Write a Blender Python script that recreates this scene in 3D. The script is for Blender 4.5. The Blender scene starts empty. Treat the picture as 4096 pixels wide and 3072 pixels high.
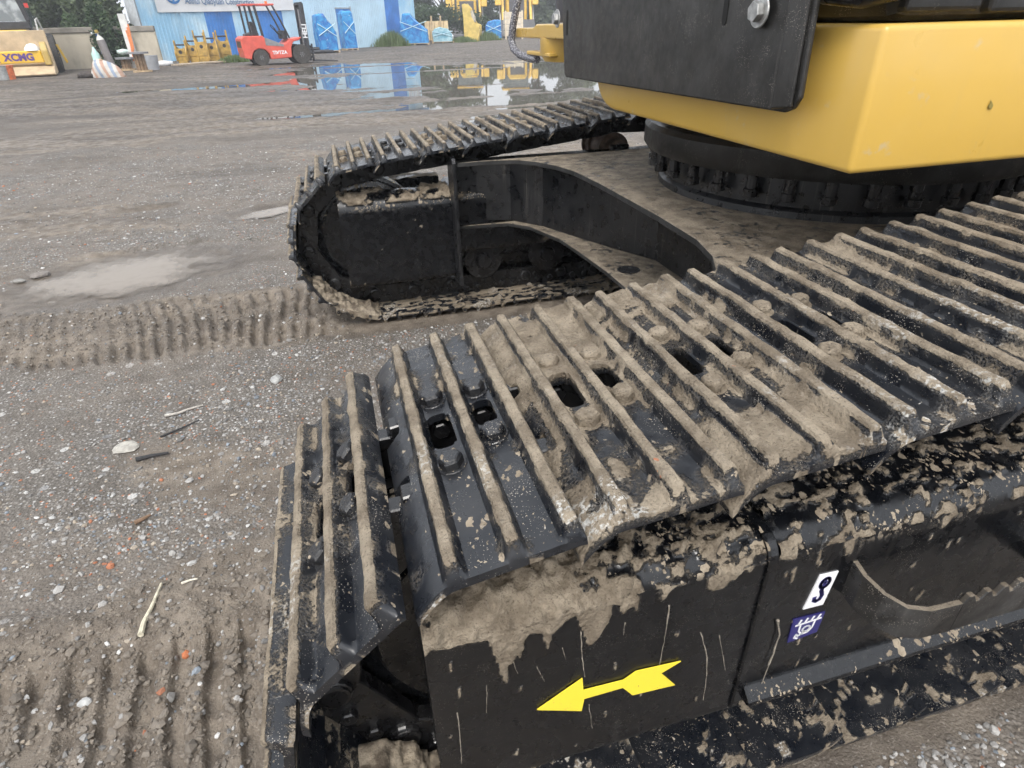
import bpy, bmesh, math, random
import numpy as np
from mathutils import Matrix, Vector
sc = bpy.context.scene
COL = sc.collection
rng = np.random.default_rng(7)
random.seed(7)

# ------------------------------------------------------------------ camera
CAM = np.array([-.0568, -.7945, 1.3297])
YAW, PITCH, ROLL, FPX = .2605, .5374, -.0238, 2430.5
_f = np.array([math.sin(YAW)*math.cos(PITCH), math.cos(YAW)*math.cos(PITCH), -math.sin(PITCH)])
_r = np.array([math.cos(YAW), -math.sin(YAW), 0.])
_u = np.cross(_r, _f)
CR = _r*math.cos(ROLL)+_u*math.sin(ROLL)
CU = -_r*math.sin(ROLL)+_u*math.cos(ROLL)
CF = _f
cd = bpy.data.cameras.new('camera'); cam = bpy.data.objects.new('camera', cd); COL.objects.link(cam)
cd.sensor_width = 36; cd.lens = FPX/4096*36; cd.clip_start = .02; cd.clip_end = 2000
m = Matrix.Identity(4)
for i in range(3):
    m[i][0] = CR[i]; m[i][1] = CU[i]; m[i][2] = -CF[i]; m[i][3] = CAM[i]
cam.matrix_world = m
sc.camera = cam
S = 4096/2212.
def ray(x, y):
    return CF+CR*(x*S-2048)/FPX+CU*(1536-y*S)/FPX
def G(x, y, z=0.):      # where the view through a spot of the photo meets the ground
    d = ray(x, y); t = (z-CAM[2])/d[2]; return CAM+d*t
def atY(x, y, Y):
    d = ray(x, y); t = (Y-CAM[1])/d[1]; return CAM+d*t

# ------------------------------------------------------------------ sky, sun, exposure
SUN_EL, SUN_AZ = math.radians(52), math.radians(205)     # azimuth clockwise from +Y: behind the camera
w = bpy.data.worlds.new('World'); sc.world = w; w.use_nodes = True
nt = w.node_tree; N = nt.nodes; L = nt.links
N.clear()
sky = N.new('ShaderNodeTexSky'); sky.sky_type = 'NISHITA'; sky.sun_disc = False
sky.sun_elevation = SUN_EL; sky.sun_rotation = SUN_AZ; sky.air_density = 1.; sky.dust_density = 6.; sky.ozone_density = 1.
hs = N.new('ShaderNodeHueSaturation'); hs.inputs['Saturation'].default_value = .28
mx = N.new('ShaderNodeMix'); mx.data_type = 'RGBA'; mx.inputs[0].default_value = .62
mx.inputs[7].default_value = (8.6, 9.0, 9.6, 1)           # the even cloud layer
bg = N.new('ShaderNodeBackground'); bg.inputs[1].default_value = .115
ow = N.new('ShaderNodeOutputWorld')
L.new(sky.outputs[0], hs.inputs['Color']); L.new(hs.outputs[0], mx.inputs[6]); L.new(mx.outputs[2], bg.inputs[0]); L.new(bg.outputs[0], ow.inputs[0])
sl = bpy.data.lights.new('sun', 'SUN'); sl.energy = 1.25; sl.angle = math.radians(24); sl.color = (1, .96, .9)
so = bpy.data.objects.new('sun', sl); COL.objects.link(so)
sd = Vector((math.sin(SUN_AZ)*math.cos(SUN_EL), math.cos(SUN_AZ)*math.cos(SUN_EL), math.sin(SUN_EL)))
so.rotation_euler = sd.to_track_quat('Z', 'Y').to_euler(); so.location = (0, -5, 12)
sc.view_settings.view_transform = 'Standard'; sc.view_settings.look = 'None'
sc.view_settings.exposure = .86; sc.view_settings.gamma = 1.
sc.view_settings.use_curve_mapping = False
sc.cycles.max_bounces = 5; sc.cycles.diffuse_bounces = 2; sc.cycles.glossy_bounces = 3; sc.cycles.volume_bounces = 0; sc.cycles.adaptive_threshold = .035

# ------------------------------------------------------------------ helpers
_T = np.random.default_rng(3).random((64, 64, 64)).astype(np.float32)
def vn(x, y, z=0., seed=0):            # smooth value noise 0..1
    x = np.asarray(x, float)+seed*17.3; y = np.asarray(y, float)+seed*9.1; z = np.asarray(z, float)+seed*5.7+0*x
    y = y+0*x
    xi = np.floor(x).astype(int); yi = np.floor(y).astype(int); zi = np.floor(z).astype(int)
    fx = x-xi; fy = y-yi; fz = z-zi
    fx = fx*fx*(3-2*fx); fy = fy*fy*(3-2*fy); fz = fz*fz*(3-2*fz)
    def t(a, b, c): return _T[(xi+a) & 63, (yi+b) & 63, (zi+c) & 63]
    c00 = t(0,0,0)*(1-fx)+t(1,0,0)*fx; c10 = t(0,1,0)*(1-fx)+t(1,1,0)*fx
    c01 = t(0,0,1)*(1-fx)+t(1,0,1)*fx; c11 = t(0,1,1)*(1-fx)+t(1,1,1)*fx
    return (c00*(1-fy)+c10*fy)*(1-fz)+(c01*(1-fy)+c11*fy)*fz
def fbm(x, y, z=0., oct=4, seed=0):
    a = .5; s = 0; n = 0; f = 1.
    for o in range(oct):
        s = s+a*vn(np.asarray(x)*f, np.asarray(y)*f, np.asarray(z)*f, seed+o); n += a; a *= .5; f *= 2.03
    return s/n
def sst(a, b, x):
    t = np.clip((x-a)/(b-a), 0, 1); return t*t*(3-2*t)

def link(o, parent=None):
    COL.objects.link(o)
    if parent is not None: o.parent = parent
    return o
def mesh_np(name, V, Fq, mats, parent=None, smooth=True, attrs=None, cols=None, midx=None):
    V = np.asarray(V, np.float32); Fq = np.asarray(Fq, np.int32); k = Fq.shape[1]
    me = bpy.data.meshes.new(name)
    me.vertices.add(len(V)); me.vertices.foreach_set('co', V.ravel())
    me.loops.add(Fq.size); me.loops.foreach_set('vertex_index', Fq.ravel())
    me.polygons.add(len(Fq)); me.polygons.foreach_set('loop_start', np.arange(len(Fq), dtype=np.int32)*k)
    if midx is not None: me.polygons.foreach_set('material_index', np.asarray(midx, np.int32))
    me.update(calc_edges=True)
    me.polygons.foreach_set('use_smooth', np.full(len(Fq), smooth))
    for n, a in (attrs or {}).items():
        at = me.attributes.new(n, 'FLOAT', 'POINT'); at.data.foreach_set('value', np.asarray(a, np.float32).ravel())
    for n, a in (cols or {}).items():
        a = np.asarray(a, np.float32)
        if a.shape[1] == 3: a = np.hstack([a, np.ones((len(a), 1), np.float32)])
        at = me.attributes.new(n, 'FLOAT_COLOR', 'POINT'); at.data.foreach_set('color', a.ravel())
    for mt in (mats if isinstance(mats, (list, tuple)) else [mats]): me.materials.append(mt)
    o = bpy.data.objects.new(name, me)
    return link(o, parent)

class MB:                                # collects simple solids into ONE mesh
    def __init__(s): s.v = []; s.f = []; s.mi = []; s.cur = 0
    def add(s, vs, fs):
        b = len(s.v); s.v += [tuple(map(float, v)) for v in vs]; s.f += [tuple(b+i for i in f) for f in fs]; s.mi += [s.cur]*len(fs); return s
    def box(s, a, b, M=None):
        x0,y0,z0 = a; x1,y1,z1 = b
        vs = [(x0,y0,z0),(x1,y0,z0),(x1,y1,z0),(x0,y1,z0),(x0,y0,z1),(x1,y0,z1),(x1,y1,z1),(x0,y1,z1)]
        if M is not None: vs = [tuple(M@Vector(v)) for v in vs]
        return s.add(vs, [(3,2,1,0),(4,5,6,7),(0,1,5,4),(1,2,6,5),(2,3,7,6),(3,0,4,7)])
    def prism(s, poly, d0, d1, axis='y', M=None):     # poly in the two other axes
        n = len(poly); vs = []
        for d in (d0, d1):
            for (a, b) in poly:
                vs.append({'x': (d,a,b), 'y': (a,d,b), 'z': (a,b,d)}[axis])
        if M is not None: vs = [tuple(M@Vector(v)) for v in vs]
        fs = [tuple(range(n))[::-1], tuple(range(n, 2*n))]+[(i, (i+1) % n, n+(i+1) % n, n+i) for i in range(n)]
        return s.add(vs, fs)
    def tube(s, pts, r, n=10, cap=True):
        pts = [Vector(p) for p in pts]; R = r if isinstance(r, (list, tuple)) else [r]*len(pts)
        vs = []; up = None
        for i, p in enumerate(pts):
            t = (pts[min(i+1, len(pts)-1)]-pts[max(i-1, 0)]).normalized()
            if up is None: up = Vector((0,0,1)) if abs(t.z) < .9 else Vector((1,0,0))
            a = t.cross(up).normalized(); b = a.cross(t).normalized(); up = b
            for k in range(n):
                an = 2*math.pi*k/n; vs.append(p+R[i]*(a*math.cos(an)+b*math.sin(an)))
        fs = []
        for i in range(len(pts)-1):
            for k in range(n): fs.append((i*n+k, i*n+(k+1) % n, (i+1)*n+(k+1) % n, (i+1)*n+k))
        if cap: fs += [tuple(range(n))[::-1], tuple(range((len(pts)-1)*n, len(pts)*n))]
        return s.add(vs, fs)
    def cyl(s, a, b, r, n=16): return s.tube([a, b], r, n)
    def lathe(s, prof, c, axis='y', n=24):     # prof: list of (radius, along axis)
        vs = []
        for (r, d) in prof:
            for k in range(n):
                an = 2*math.pi*k/n; p, q = r*math.cos(an), r*math.sin(an)
                v = {'x': (d,p,q), 'y': (p,d,q), 'z': (p,q,d)}[axis]; vs.append((c[0]+v[0], c[1]+v[1], c[2]+v[2]))
        fs = []
        for i in range(len(prof)-1):
            for k in range(n): fs.append((i*n+k, i*n+(k+1) % n, (i+1)*n+(k+1) % n, (i+1)*n+k))
        fs += [tuple(range(n))[::-1], tuple(range((len(prof)-1)*n, len(prof)*n))]
        return s.add(vs, fs)
    def build(s, name, mats, parent=None, bevel=0., smooth=False, seg=1, M=None):
        me = bpy.data.meshes.new(name); me.from_pydata(s.v, [], s.f); me.update()
        bm = bmesh.new(); bm.from_mesh(me)
        for f, i in zip(bm.faces, s.mi): f.material_index = i
        bmesh.ops.recalc_face_normals(bm, faces=bm.faces[:])
        if bevel > 0:
            es = [e for e in bm.edges if len(e.link_faces) == 2 and e.calc_face_angle(0) > .6]
            bmesh.ops.bevel(bm, geom=es, offset=bevel, segments=seg, affect='EDGES', profile=.5, clamp_overlap=True)
        for f in bm.faces: f.smooth = smooth
        bm.to_mesh(me); bm.free()
        if smooth:
            try: me.set_sharp_from_angle(angle=math.radians(38))
            except Exception: pass
        for mt in (mats if isinstance(mats, (list, tuple)) else [mats]): me.materials.append(mt)
        o = bpy.data.objects.new(name, me); link(o, parent)
        if M is not None: o.matrix_world = M
        return o
def tag(o, label=None, cat=None, group=None, kind=None):
    if label: o['label'] = label
    if cat: o['category'] = cat
    if group: o['group'] = group
    if kind: o['kind'] = kind
    return o
def empty(name, loc=(0,0,0), rz=0., parent=None):
    o = bpy.data.objects.new(name, None); o.location = loc; o.rotation_euler = (0,0,rz); return link(o, parent)
def inst(src, name, M, parent):          # a further object sharing the mesh
    o = bpy.data.objects.new(name, src.data); link(o, parent); o.matrix_local = M; return o

# ------------------------------------------------------------------ materials
class NT:
    def __init__(s, name):
        s.m = bpy.data.materials.new(name); s.m.use_nodes = True; s.t = s.m.node_tree; s.t.nodes.clear()
        s.out = s.n('ShaderNodeOutputMaterial'); s.b = s.n('ShaderNodeBsdfPrincipled'); s.l(s.b.outputs[0], s.out.inputs[0])
        s.pos = s.n('ShaderNodeNewGeometry').outputs['Position']
    def n(s, t): return s.t.nodes.new(t)
    def l(s, a, b): s.t.links.new(a, b)
    def put(s, v, sock):
        if hasattr(v, 'is_output'): s.l(v, sock)
        else: sock.default_value = v if not isinstance(v, tuple) or len(v) != 3 or sock.type != 'RGBA' else (*v, 1)
    def noise(s, scale, detail=4, rough=.55, vec=None, dist=0.):
        k = s.n('ShaderNodeTexNoise'); k.inputs['Scale'].default_value = scale; k.inputs['Detail'].default_value = detail
        k.inputs['Roughness'].default_value = rough; k.inputs['Distortion'].default_value = dist
        s.l(vec or s.pos, k.inputs['Vector']); return k.outputs[0]
    def voro(s, scale, feat='F1', out=0, vec=None, rnd=1.):
        k = s.n('ShaderNodeTexVoronoi'); k.feature = feat; k.inputs['Scale'].default_value = scale
        k.inputs['Randomness'].default_value = rnd; s.l(vec or s.pos, k.inputs['Vector']); return k.outputs[out]
    def map(s, v, a, b, c=0., d=1., smooth=True):
        k = s.n('ShaderNodeMapRange'); k.interpolation_type = 'SMOOTHSTEP' if smooth else 'LINEAR'
        s.put(v, k.inputs[0])
        for i, q in enumerate((a, b, c, d)): s.put(q, k.inputs[1+i])
        return k.outputs[0]
    def math(s, op, a, b=0.):
        k = s.n('ShaderNodeMath'); k.operation = op; s.put(a, k.inputs[0]); s.put(b, k.inputs[1]); return k.outputs[0]
    def mix(s, f, a, b):
        k = s.n('ShaderNodeMix'); k.data_type = 'RGBA'; s.put(f, k.inputs[0]); s.put(a, k.inputs[6]); s.put(b, k.inputs[7]); return k.outputs[2]
    def mixf(s, f, a, b):
        k = s.n('ShaderNodeMix'); k.data_type = 'FLOAT'; s.put(f, k.inputs[0]); s.put(a, k.inputs[2]); s.put(b, k.inputs[3]); return k.outputs[0]
    def attr(s, name, out='Fac'):
        k = s.n('ShaderNodeAttribute'); k.attribute_name = name; return k.outputs[out]
    def scalev(s, v3, vec=None):
        k = s.n('ShaderNodeVectorMath'); k.operation = 'MULTIPLY'; s.l(vec or s.pos, k.inputs[0]); k.inputs[1].default_value = v3; return k.outputs[0]
    def bump(s, h, strength=.5, dist=.01):
        k = s.n('ShaderNodeBump'); k.inputs['Strength'].default_value = strength; k.inputs['Distance'].default_value = dist
        s.put(h, k.inputs['Height']); s.l(k.outputs[0], s.b.inputs['Normal'])
    def set(s, color=None, rough=None, metal=None, spec=None, **kw):
        if color is not None: s.put(color, s.b.inputs['Base Color'])
        if rough is not None: s.put(rough, s.b.inputs['Roughness'])
        if metal is not None: s.put(metal, s.b.inputs['Metallic'])
        if spec is not None: s.put(spec, s.b.inputs['Specular IOR Level'])
        for k, v in kw.items(): s.put(v, s.b.inputs[k.replace('_', ' ')])
        return s.m

MUD_A, MUD_B, MUD_C = (.185, .150, .110), (.345, .290, .219), (.100, .079, .058)
def black_paint(name, base=(.011, .012, .015), rough=.3, speck=.5, dust=.25, streak=0., film=0., mudbump=1., spec=.6, splat=0.):
    t = NT(name)
    a = t.attr('mud'); n1 = t.noise(150, 6, .62); n2 = t.noise(19, 5, .6)
    edge = t.math('ADD', a, t.math('MULTIPLY', t.math('SUBTRACT', n1, .5), .75))
    mask = t.map(edge, .46, .55)
    pep = t.math('MULTIPLY', t.map(a, .04, .42), t.map(t.noise(240, 3, .6), .40, .62))      # thin spattered film round the cakes
    mask = t.math('MAXIMUM', mask, t.math('MULTIPLY', pep, .38))
    if film:                                   # thin dried mud film with washed spots
        f1 = t.noise(34, 6, .62); f2 = t.noise(5, 3)
        fm = t.map(t.math('ADD', f1, t.math('MULTIPLY', t.math('SUBTRACT', f2, .5), .5)), .5-film*.2, .62-film*.2)
        up = t.n('ShaderNodeSeparateXYZ'); t.l(t.n('ShaderNodeNewGeometry').outputs['Normal'], up.inputs[0])
        fm = t.math('MULTIPLY', fm, t.map(up.outputs[2], .4, .8)); mask = t.math('MAXIMUM', mask, t.math('MULTIPLY', fm, .8))
    mask0 = mask
    if splat:                                  # flung drops of mud on whatever faces up
        ns_ = t.n('ShaderNodeSeparateXYZ'); t.l(t.n('ShaderNodeNewGeometry').outputs['Normal'], ns_.inputs[0])
        wob = t.n('ShaderNodeVectorMath'); wob.operation = 'ADD'; wv = t.n('ShaderNodeVectorMath'); wv.operation = 'SCALE'
        nz = t.n('ShaderNodeTexNoise'); nz.inputs['Scale'].default_value = 70; nz.inputs['Detail'].default_value = 3; t.l(t.pos, nz.inputs['Vector'])
        t.l(nz.outputs['Color'], wv.inputs[0]); wv.inputs['Scale'].default_value = .022; t.l(t.pos, wob.inputs[0]); t.l(wv.outputs[0], wob.inputs[1])
        sv_ = t.n('ShaderNodeVectorMath'); sv_.operation = 'MULTIPLY'; t.l(wob.outputs[0], sv_.inputs[0]); sv_.inputs[1].default_value = (1., .62, 1.)
        d1 = t.math('LESS_THAN', t.voro(46, vec=sv_.outputs[0]), t.map(t.noise(9, 4), .38, .68, 0., .46*splat))
        d2 = t.math('LESS_THAN', t.voro(120, vec=sv_.outputs[0]), t.map(t.noise(13, 3), .36, .7, 0., .42*splat))
        dm = t.math('MULTIPLY', t.math('MAXIMUM', d1, d2), t.map(ns_.outputs[2], .05, .35)); mask = t.math('MAXIMUM', mask, dm)
    mud = t.mix(t.map(n2, .35, .66), MUD_A, MUD_B)
    mud = t.mix(t.map(t.noise(260, 4, .65), .54, .72), mud, MUD_C)
    mud = t.mix(t.map(t.noise(90, 3), .60, .72, 0., .55), mud, (.33, .285, .225))
    chalk = t.math('MULTIPLY', t.map(t.noise(6, 3), .55, .64), t.map(t.noise(120, 5, .65), .48, .62))
    mud = t.mix(t.math('MULTIPLY', chalk, t.attr('chalk')), mud, (.62, .61, .58))
    brick = t.math('MULTIPLY', t.map(t.noise(48, 2), .73, .75), t.map(t.noise(3.1, 1), .5, .56))
    mud = t.mix(t.math('MULTIPLY', brick, t.attr('chalk')), mud, (.5, .16, .07))
    # paint: dust, fine pale splashes, washed streaks
    d = t.map(t.noise(9, 5, .6), .4, .72, 0., dust)
    col = t.mix(d, base, (.075, .073, .072))
    v = t.voro(290); thr = t.map(t.noise(14, 3), .35, .7, 0., .26)
    sp = t.math('MULTIPLY', t.math('LESS_THAN', v, t.math('MULTIPLY', thr, speck)), 1.)
    v2 = t.voro(60); sp2 = t.math('LESS_THAN', v2, t.map(t.noise(6, 2), .5, .8, 0., .16*speck))
    sp = t.math('MAXIMUM', sp, sp2)
    col = t.mix(sp, col, (.37, .335, .285))
    if streak:
        sv = t.scalev((75, 75, 2.2)); st = t.math('MULTIPLY', t.map(t.noise(1., 4, .6, vec=sv), .56, .78), t.map(t.noise(2.6, 2), .4, .65))
        col = t.mix(t.math('MULTIPLY', st, streak), col, (.19, .175, .155))
    color = t.mix(mask, col, mud)
    r = t.mixf(mask, t.map(t.noise(30, 4), .3, .75, rough-.06, rough+.16), .8)
    bh = t.math('ADD', t.math('MULTIPLY', mask0, t.math('ADD', .6, t.math('MULTIPLY', n1, 2.4*mudbump))), t.math('MULTIPLY', t.noise(70, 2), .12))
    t.bump(t.math('ADD', bh, t.math('MULTIPLY', sp, .3)), .9, .0045)
    return t.set(color, r, 0., t.mixf(mask, spec, .25))
M_SHOE = black_paint('track_shoe_paint', (.0065, .008, .0115), .27, 1.0, .22, splat=.55)
M_FRAME = black_paint('frame_black_paint', (.0028, .0033, .0046), .24, .6, .03, streak=.12, spec=.62, splat=1.)
M_WEB = black_paint('web_black_paint', (.006, .0065, .008), .30, .45, .15, streak=.55)
M_DECK = black_paint('dusty_black_deck', (.012, .012, .012), .5, .3, .4, film=.9)
M_LINK = black_paint('link_black', (.006, .006, .007), .26, .35, .12)
M_PLATE = black_paint('guard_black', (.011, .0105, .0095), .40, .8, .35, streak=.22, spec=.45)
M_MUDSOLID = (lambda t: (t.bump(t.noise(90, 6), .9, .006), t.set(t.mix(t.map(t.noise(30, 5), .35, .65), MUD_C, MUD_B), .85))[1])(NT('mud_solid'))

def plain(name, c, rough=.5, metal=0., var=.12, scale=6., bump=0., spec=.5):
    t = NT(name)
    n = t.noise(scale, 4)
    lo = tuple(x*(1-var) for x in c); hi = tuple(min(1, x*(1+var)) for x in c)
    if bump: t.bump(t.noise(scale*8, 4), bump, .01)
    return t.set(t.mix(t.map(n, .3, .7), lo, hi), rough, metal, spec)
def yellow_paint(name, c=(.61, .388, .078), dirt=.6):
    t = NT(name); n = t.noise(3, 4)
    col = t.mix(t.map(n, .3, .7), tuple(x*.94 for x in c), c)
    sm = t.math('MULTIPLY', t.map(t.noise(14, 5, .65), .62, .72), dirt); col = t.mix(sm, col, (.5, .42, .28))
    sp = t.math('LESS_THAN', t.voro(26), t.map(t.noise(5, 2), .55, .8, 0., .07)); col = t.mix(t.math('MULTIPLY', sp, .7), col, (.3, .24, .14))
    run = t.math('MULTIPLY', t.map(t.noise(1., 4, .6, vec=t.scalev((30, 30, 1.6))), .55, .78), .16); col = t.mix(run, col, (.42, .31, .12))
    dst = t.map(t.noise(1.7, 5, .62), .45, .75, 0., .22); col = t.mix(dst, col, (.55, .43, .22))
    t.bump(t.noise(180, 2), .03, .002)
    return t.set(col, t.map(t.noise(9, 4), .3, .7, .27, .42), 0., .5, Coat_Weight=.25, Coat_Roughness=.12)
M_YEL = yellow_paint('yellow_paint')
M_STEEL = plain('zinc_steel', (.42, .42, .41), .38, .85, .25, 60, .3)
M_RUST = plain('rusty_steel', (.09, .06, .042), .6, .3, .5, 40, .4)
# ------------------------------------------------------------------ ground
PUD = [  # x, y, rx, ry, turn, depth
    (-1.48, 3.38, .66, .40, .35, .055), (-.62, 4.80, .42, .20, .55, .05), (-.25, 4.98, .3, .2, .3, .05),
    (5.2, 18.8, 6.6, 6.0, .15, .06), (10.5, 18., 6, 6.5, 0, .06), (1.2, 25.0, 3.4, 2.6, .9, .05), (-4.6, 29.2, .9, .35, .3, .05),
    (2.7, 8.3, 1.2, .5, .2, .05), (4.3, 9.6, 1.6, .8, .2, .06), (-1.7, 5.2, .25, .09, .2, .03)]
WATER = -.014
def fardir(x, y):       # band of the far track, running out towards the left
    yc = 2.45+.10*sst(.0, 1.6, -x)+.06*np.sin(x*1.7)
    return y-yc
def ground(x, y):
    x = np.asarray(x, float); y = np.asarray(y, float)
    r = np.hypot(x-CAM[0], y-CAM[1])
    mud = sst(.5, .66, fbm(x*.55, y*.8, 0, 4, 11))*.75
    h = .05*(fbm(x*.35, y*.35, 0, 3, 1)-.5)+.028*(fbm(x*1.7, y*1.7, 0, 3, 2)-.5)
    lump = fbm(x*9, y*9, 0, 4, 3)-.5
    h = h+(.012+.016*sst(2.2, 5, y))*lump+.010*(fbm(x*34, y*34, 0, 2, 4)-.5)*np.exp(-r/6)
    # ruts of wheels across the yard: long ridges
    c, s = math.cos(-.16), math.sin(-.16)
    u = x*c-y*s; v = x*s+y*c
    rut = fbm(u*.10, v*.95, 0, 4, 21)-.5
    far = sst(5, 11, y)
    h = h+rut*(.05+.16*far)+far*(.05*(fbm(u*.8, v*2.4, 0, 3, 23)-.5)+.05*np.clip(fbm(u*2.2, v*4., 0, 2, 24)-.56, 0, 1))
    mud = np.maximum(mud, far*(.45+.55*sst(.40, .55, fbm(u*.12, v*1.1, 0, 4, 22))))
    # puddle hollows
    wet = np.zeros_like(x)
    for (px, py, rx, ry, an, dp) in PUD:
        dx, dy = x-px, y-py; ca, sa = math.cos(an), math.sin(an)
        e = np.hypot((dx*ca+dy*sa)/rx, (-dx*sa+dy*ca)/ry)
        n = fbm(x*3.2/max(1, rx*.3), y*3.2/max(1, ry*.3), 0, 3, 31)-.5
        big = 1. if rx > 2 else 0.
        k = 1-sst(.72, 1.12, e+n*.75) if big else 1-sst(.25, 1.25, e+n*1.1)
        h = h*(1-k*(.86-.52*big))-k*(.03+dp*.35 if big else .036)+big*k*(.004+.006*rut)
        wet = np.maximum(wet, 1-sst(.8, 1.6, e+n*.5))
    inwater = h < WATER+.01
    mud = np.maximum(mud, wet*.8*sst(.35,.6,vn(x*3,y*3,0,8)))
    # near: keep the yard just above the water where no hollow is
    dryfix = (1-wet)
    wet_c = wet
    h = np.where(wet < .02, np.maximum(h, WATER+.006+.012*fbm(x*6, y*6, 0, 3, 77)), h)
    # far track band with bar prints
    d = fardir(x, y)
    band = (1-sst(.30, .42, np.abs(d)+.16*(fbm(x*6, y*6, 0, 3, 40)-.5)))*sst(.12, -.25, x)*(.35+.65*sst(.32, .5, fbm(x*2.2, y*2.2, 0, 3, 47)))
    bandm = (1-sst(.30, .50, np.abs(d)+.25*(fbm(x*3, y*3, 0, 3, 41)-.5)))*sst(.35, -.1, x)
    per = .0700
    ph = (x+.18*np.clip(d, -.4, .4)*sst(.3, 1.2, -x)*1.6+.012*(fbm(x*5, y*5, 0, 2, 44)-.5)*3)/per
    saw = np.abs((ph % 1)-.5)*2
    br = fbm(x*4., y*5., 0, 3, 42)
    ridge = (sst(.34, .64, saw)-.5)*.034*(.4+.9*br)
    ridge = ridge*(.25+.75*sst(.36, .52, fbm(x*6, y*9, 0, 3, 48)))
    h = h+band*(ridge+.034*(fbm(x*15, y*15, 0, 4, 43)-.5)+.004)+bandm*(1-band)*(.022+.04*(fbm(x*10, y*10, 0, 4, 45)-.45))*sst(.0,.3,bandm)
    mud = np.maximum(mud, bandm*sst(.28, .45, fbm(x*3, y*3, 0, 4, 46)+.1))
    # near track band at the lower left
    yc = .07-.02*sst(0, 1, -x)
    d = y-yc
    band = (1-sst(.28, .36, np.abs(d)))*sst(-.25, -.42, x)
    bandm = (1-sst(.40, .54, np.abs(d-.02)+.12*(fbm(x*4, y*4, 0, 3, 51)-.5)))*sst(-.18, -.40, x)
    ph = (x+.12*d+.03*(fbm(x*4, y*4, 0, 2, 54)-.5))/.0766
    saw = np.abs((ph % 1)-.5)*2
    ridge = (sst(.30, .66, saw)-.55)*.032*(.35+1.0*fbm(x*3.2, y*4.5, 0, 3, 52))
    ridge = ridge*(.35+.65*sst(.34, .5, fbm(x*6, y*9, 0, 3, 58)))
    h = h+band*(ridge+.024*(fbm(x*20, y*20, 0, 4, 53)-.5))+bandm*(1-band)*(.03+.05*(fbm(x*13, y*13, 0, 4, 55)-.45))
    mud = np.maximum(mud, bandm)
    # under the machine
    un = sst(-.35, -.15, x)*(1-sst(.34, .5, np.abs(y)))+sst(-.3, -.1, x)*(1-sst(.34, .5, np.abs(y-2.45)))
    un = np.clip(un, 0, 1)
    h = h*(1-un)+un*(-.004+.01*lump)
    mud = np.maximum(mud, un*.9)*(1-.9*sst(-.29, -.38, y+.12*(fbm(x*9, y*9, 0, 3, 91)-.5))*sst(.2, .4, x))
    # mud thrown up beside the near idler and left of the far track
    mud = np.maximum(mud, .85*sst(.55, .3, np.hypot((x+.25)/.8, (y-.45)/.35)*.5))
    return h, np.clip(mud, 0, 1), wet
def ground_mesh():
    rr = np.concatenate([[0., .35, .55], np.geomspace(.7, 6.5, 400), np.geomspace(6.6, 55, 330), np.geomspace(57, 900, 16)])
    mid = YAW
    aa = np.concatenate([mid+np.linspace(-.96, 1.12, 740), mid+np.linspace(1.17, 2*math.pi-1.0, 64)])
    R, A = np.meshgrid(rr, aa, indexing='ij')
    x = CAM[0]+R*np.sin(A); y = CAM[1]+R*np.cos(A)
    h, mud, wet = ground(x, y)
    k = sst(55, 90, R); h = h*(1-k)
    nr, na = R.shape
    i, j = np.meshgrid(np.arange(nr-1), np.arange(na), indexing='ij'); j2 = (j+1) % na
    F = np.stack([i*na+j, (i+1)*na+j, (i+1)*na+j2, i*na+j2], -1).reshape(-1, 4)[:, ::-1]
    V = np.stack([x, y, h], -1).reshape(-1, 3)
    return V, F, mud.ravel(), wet.ravel()
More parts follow.
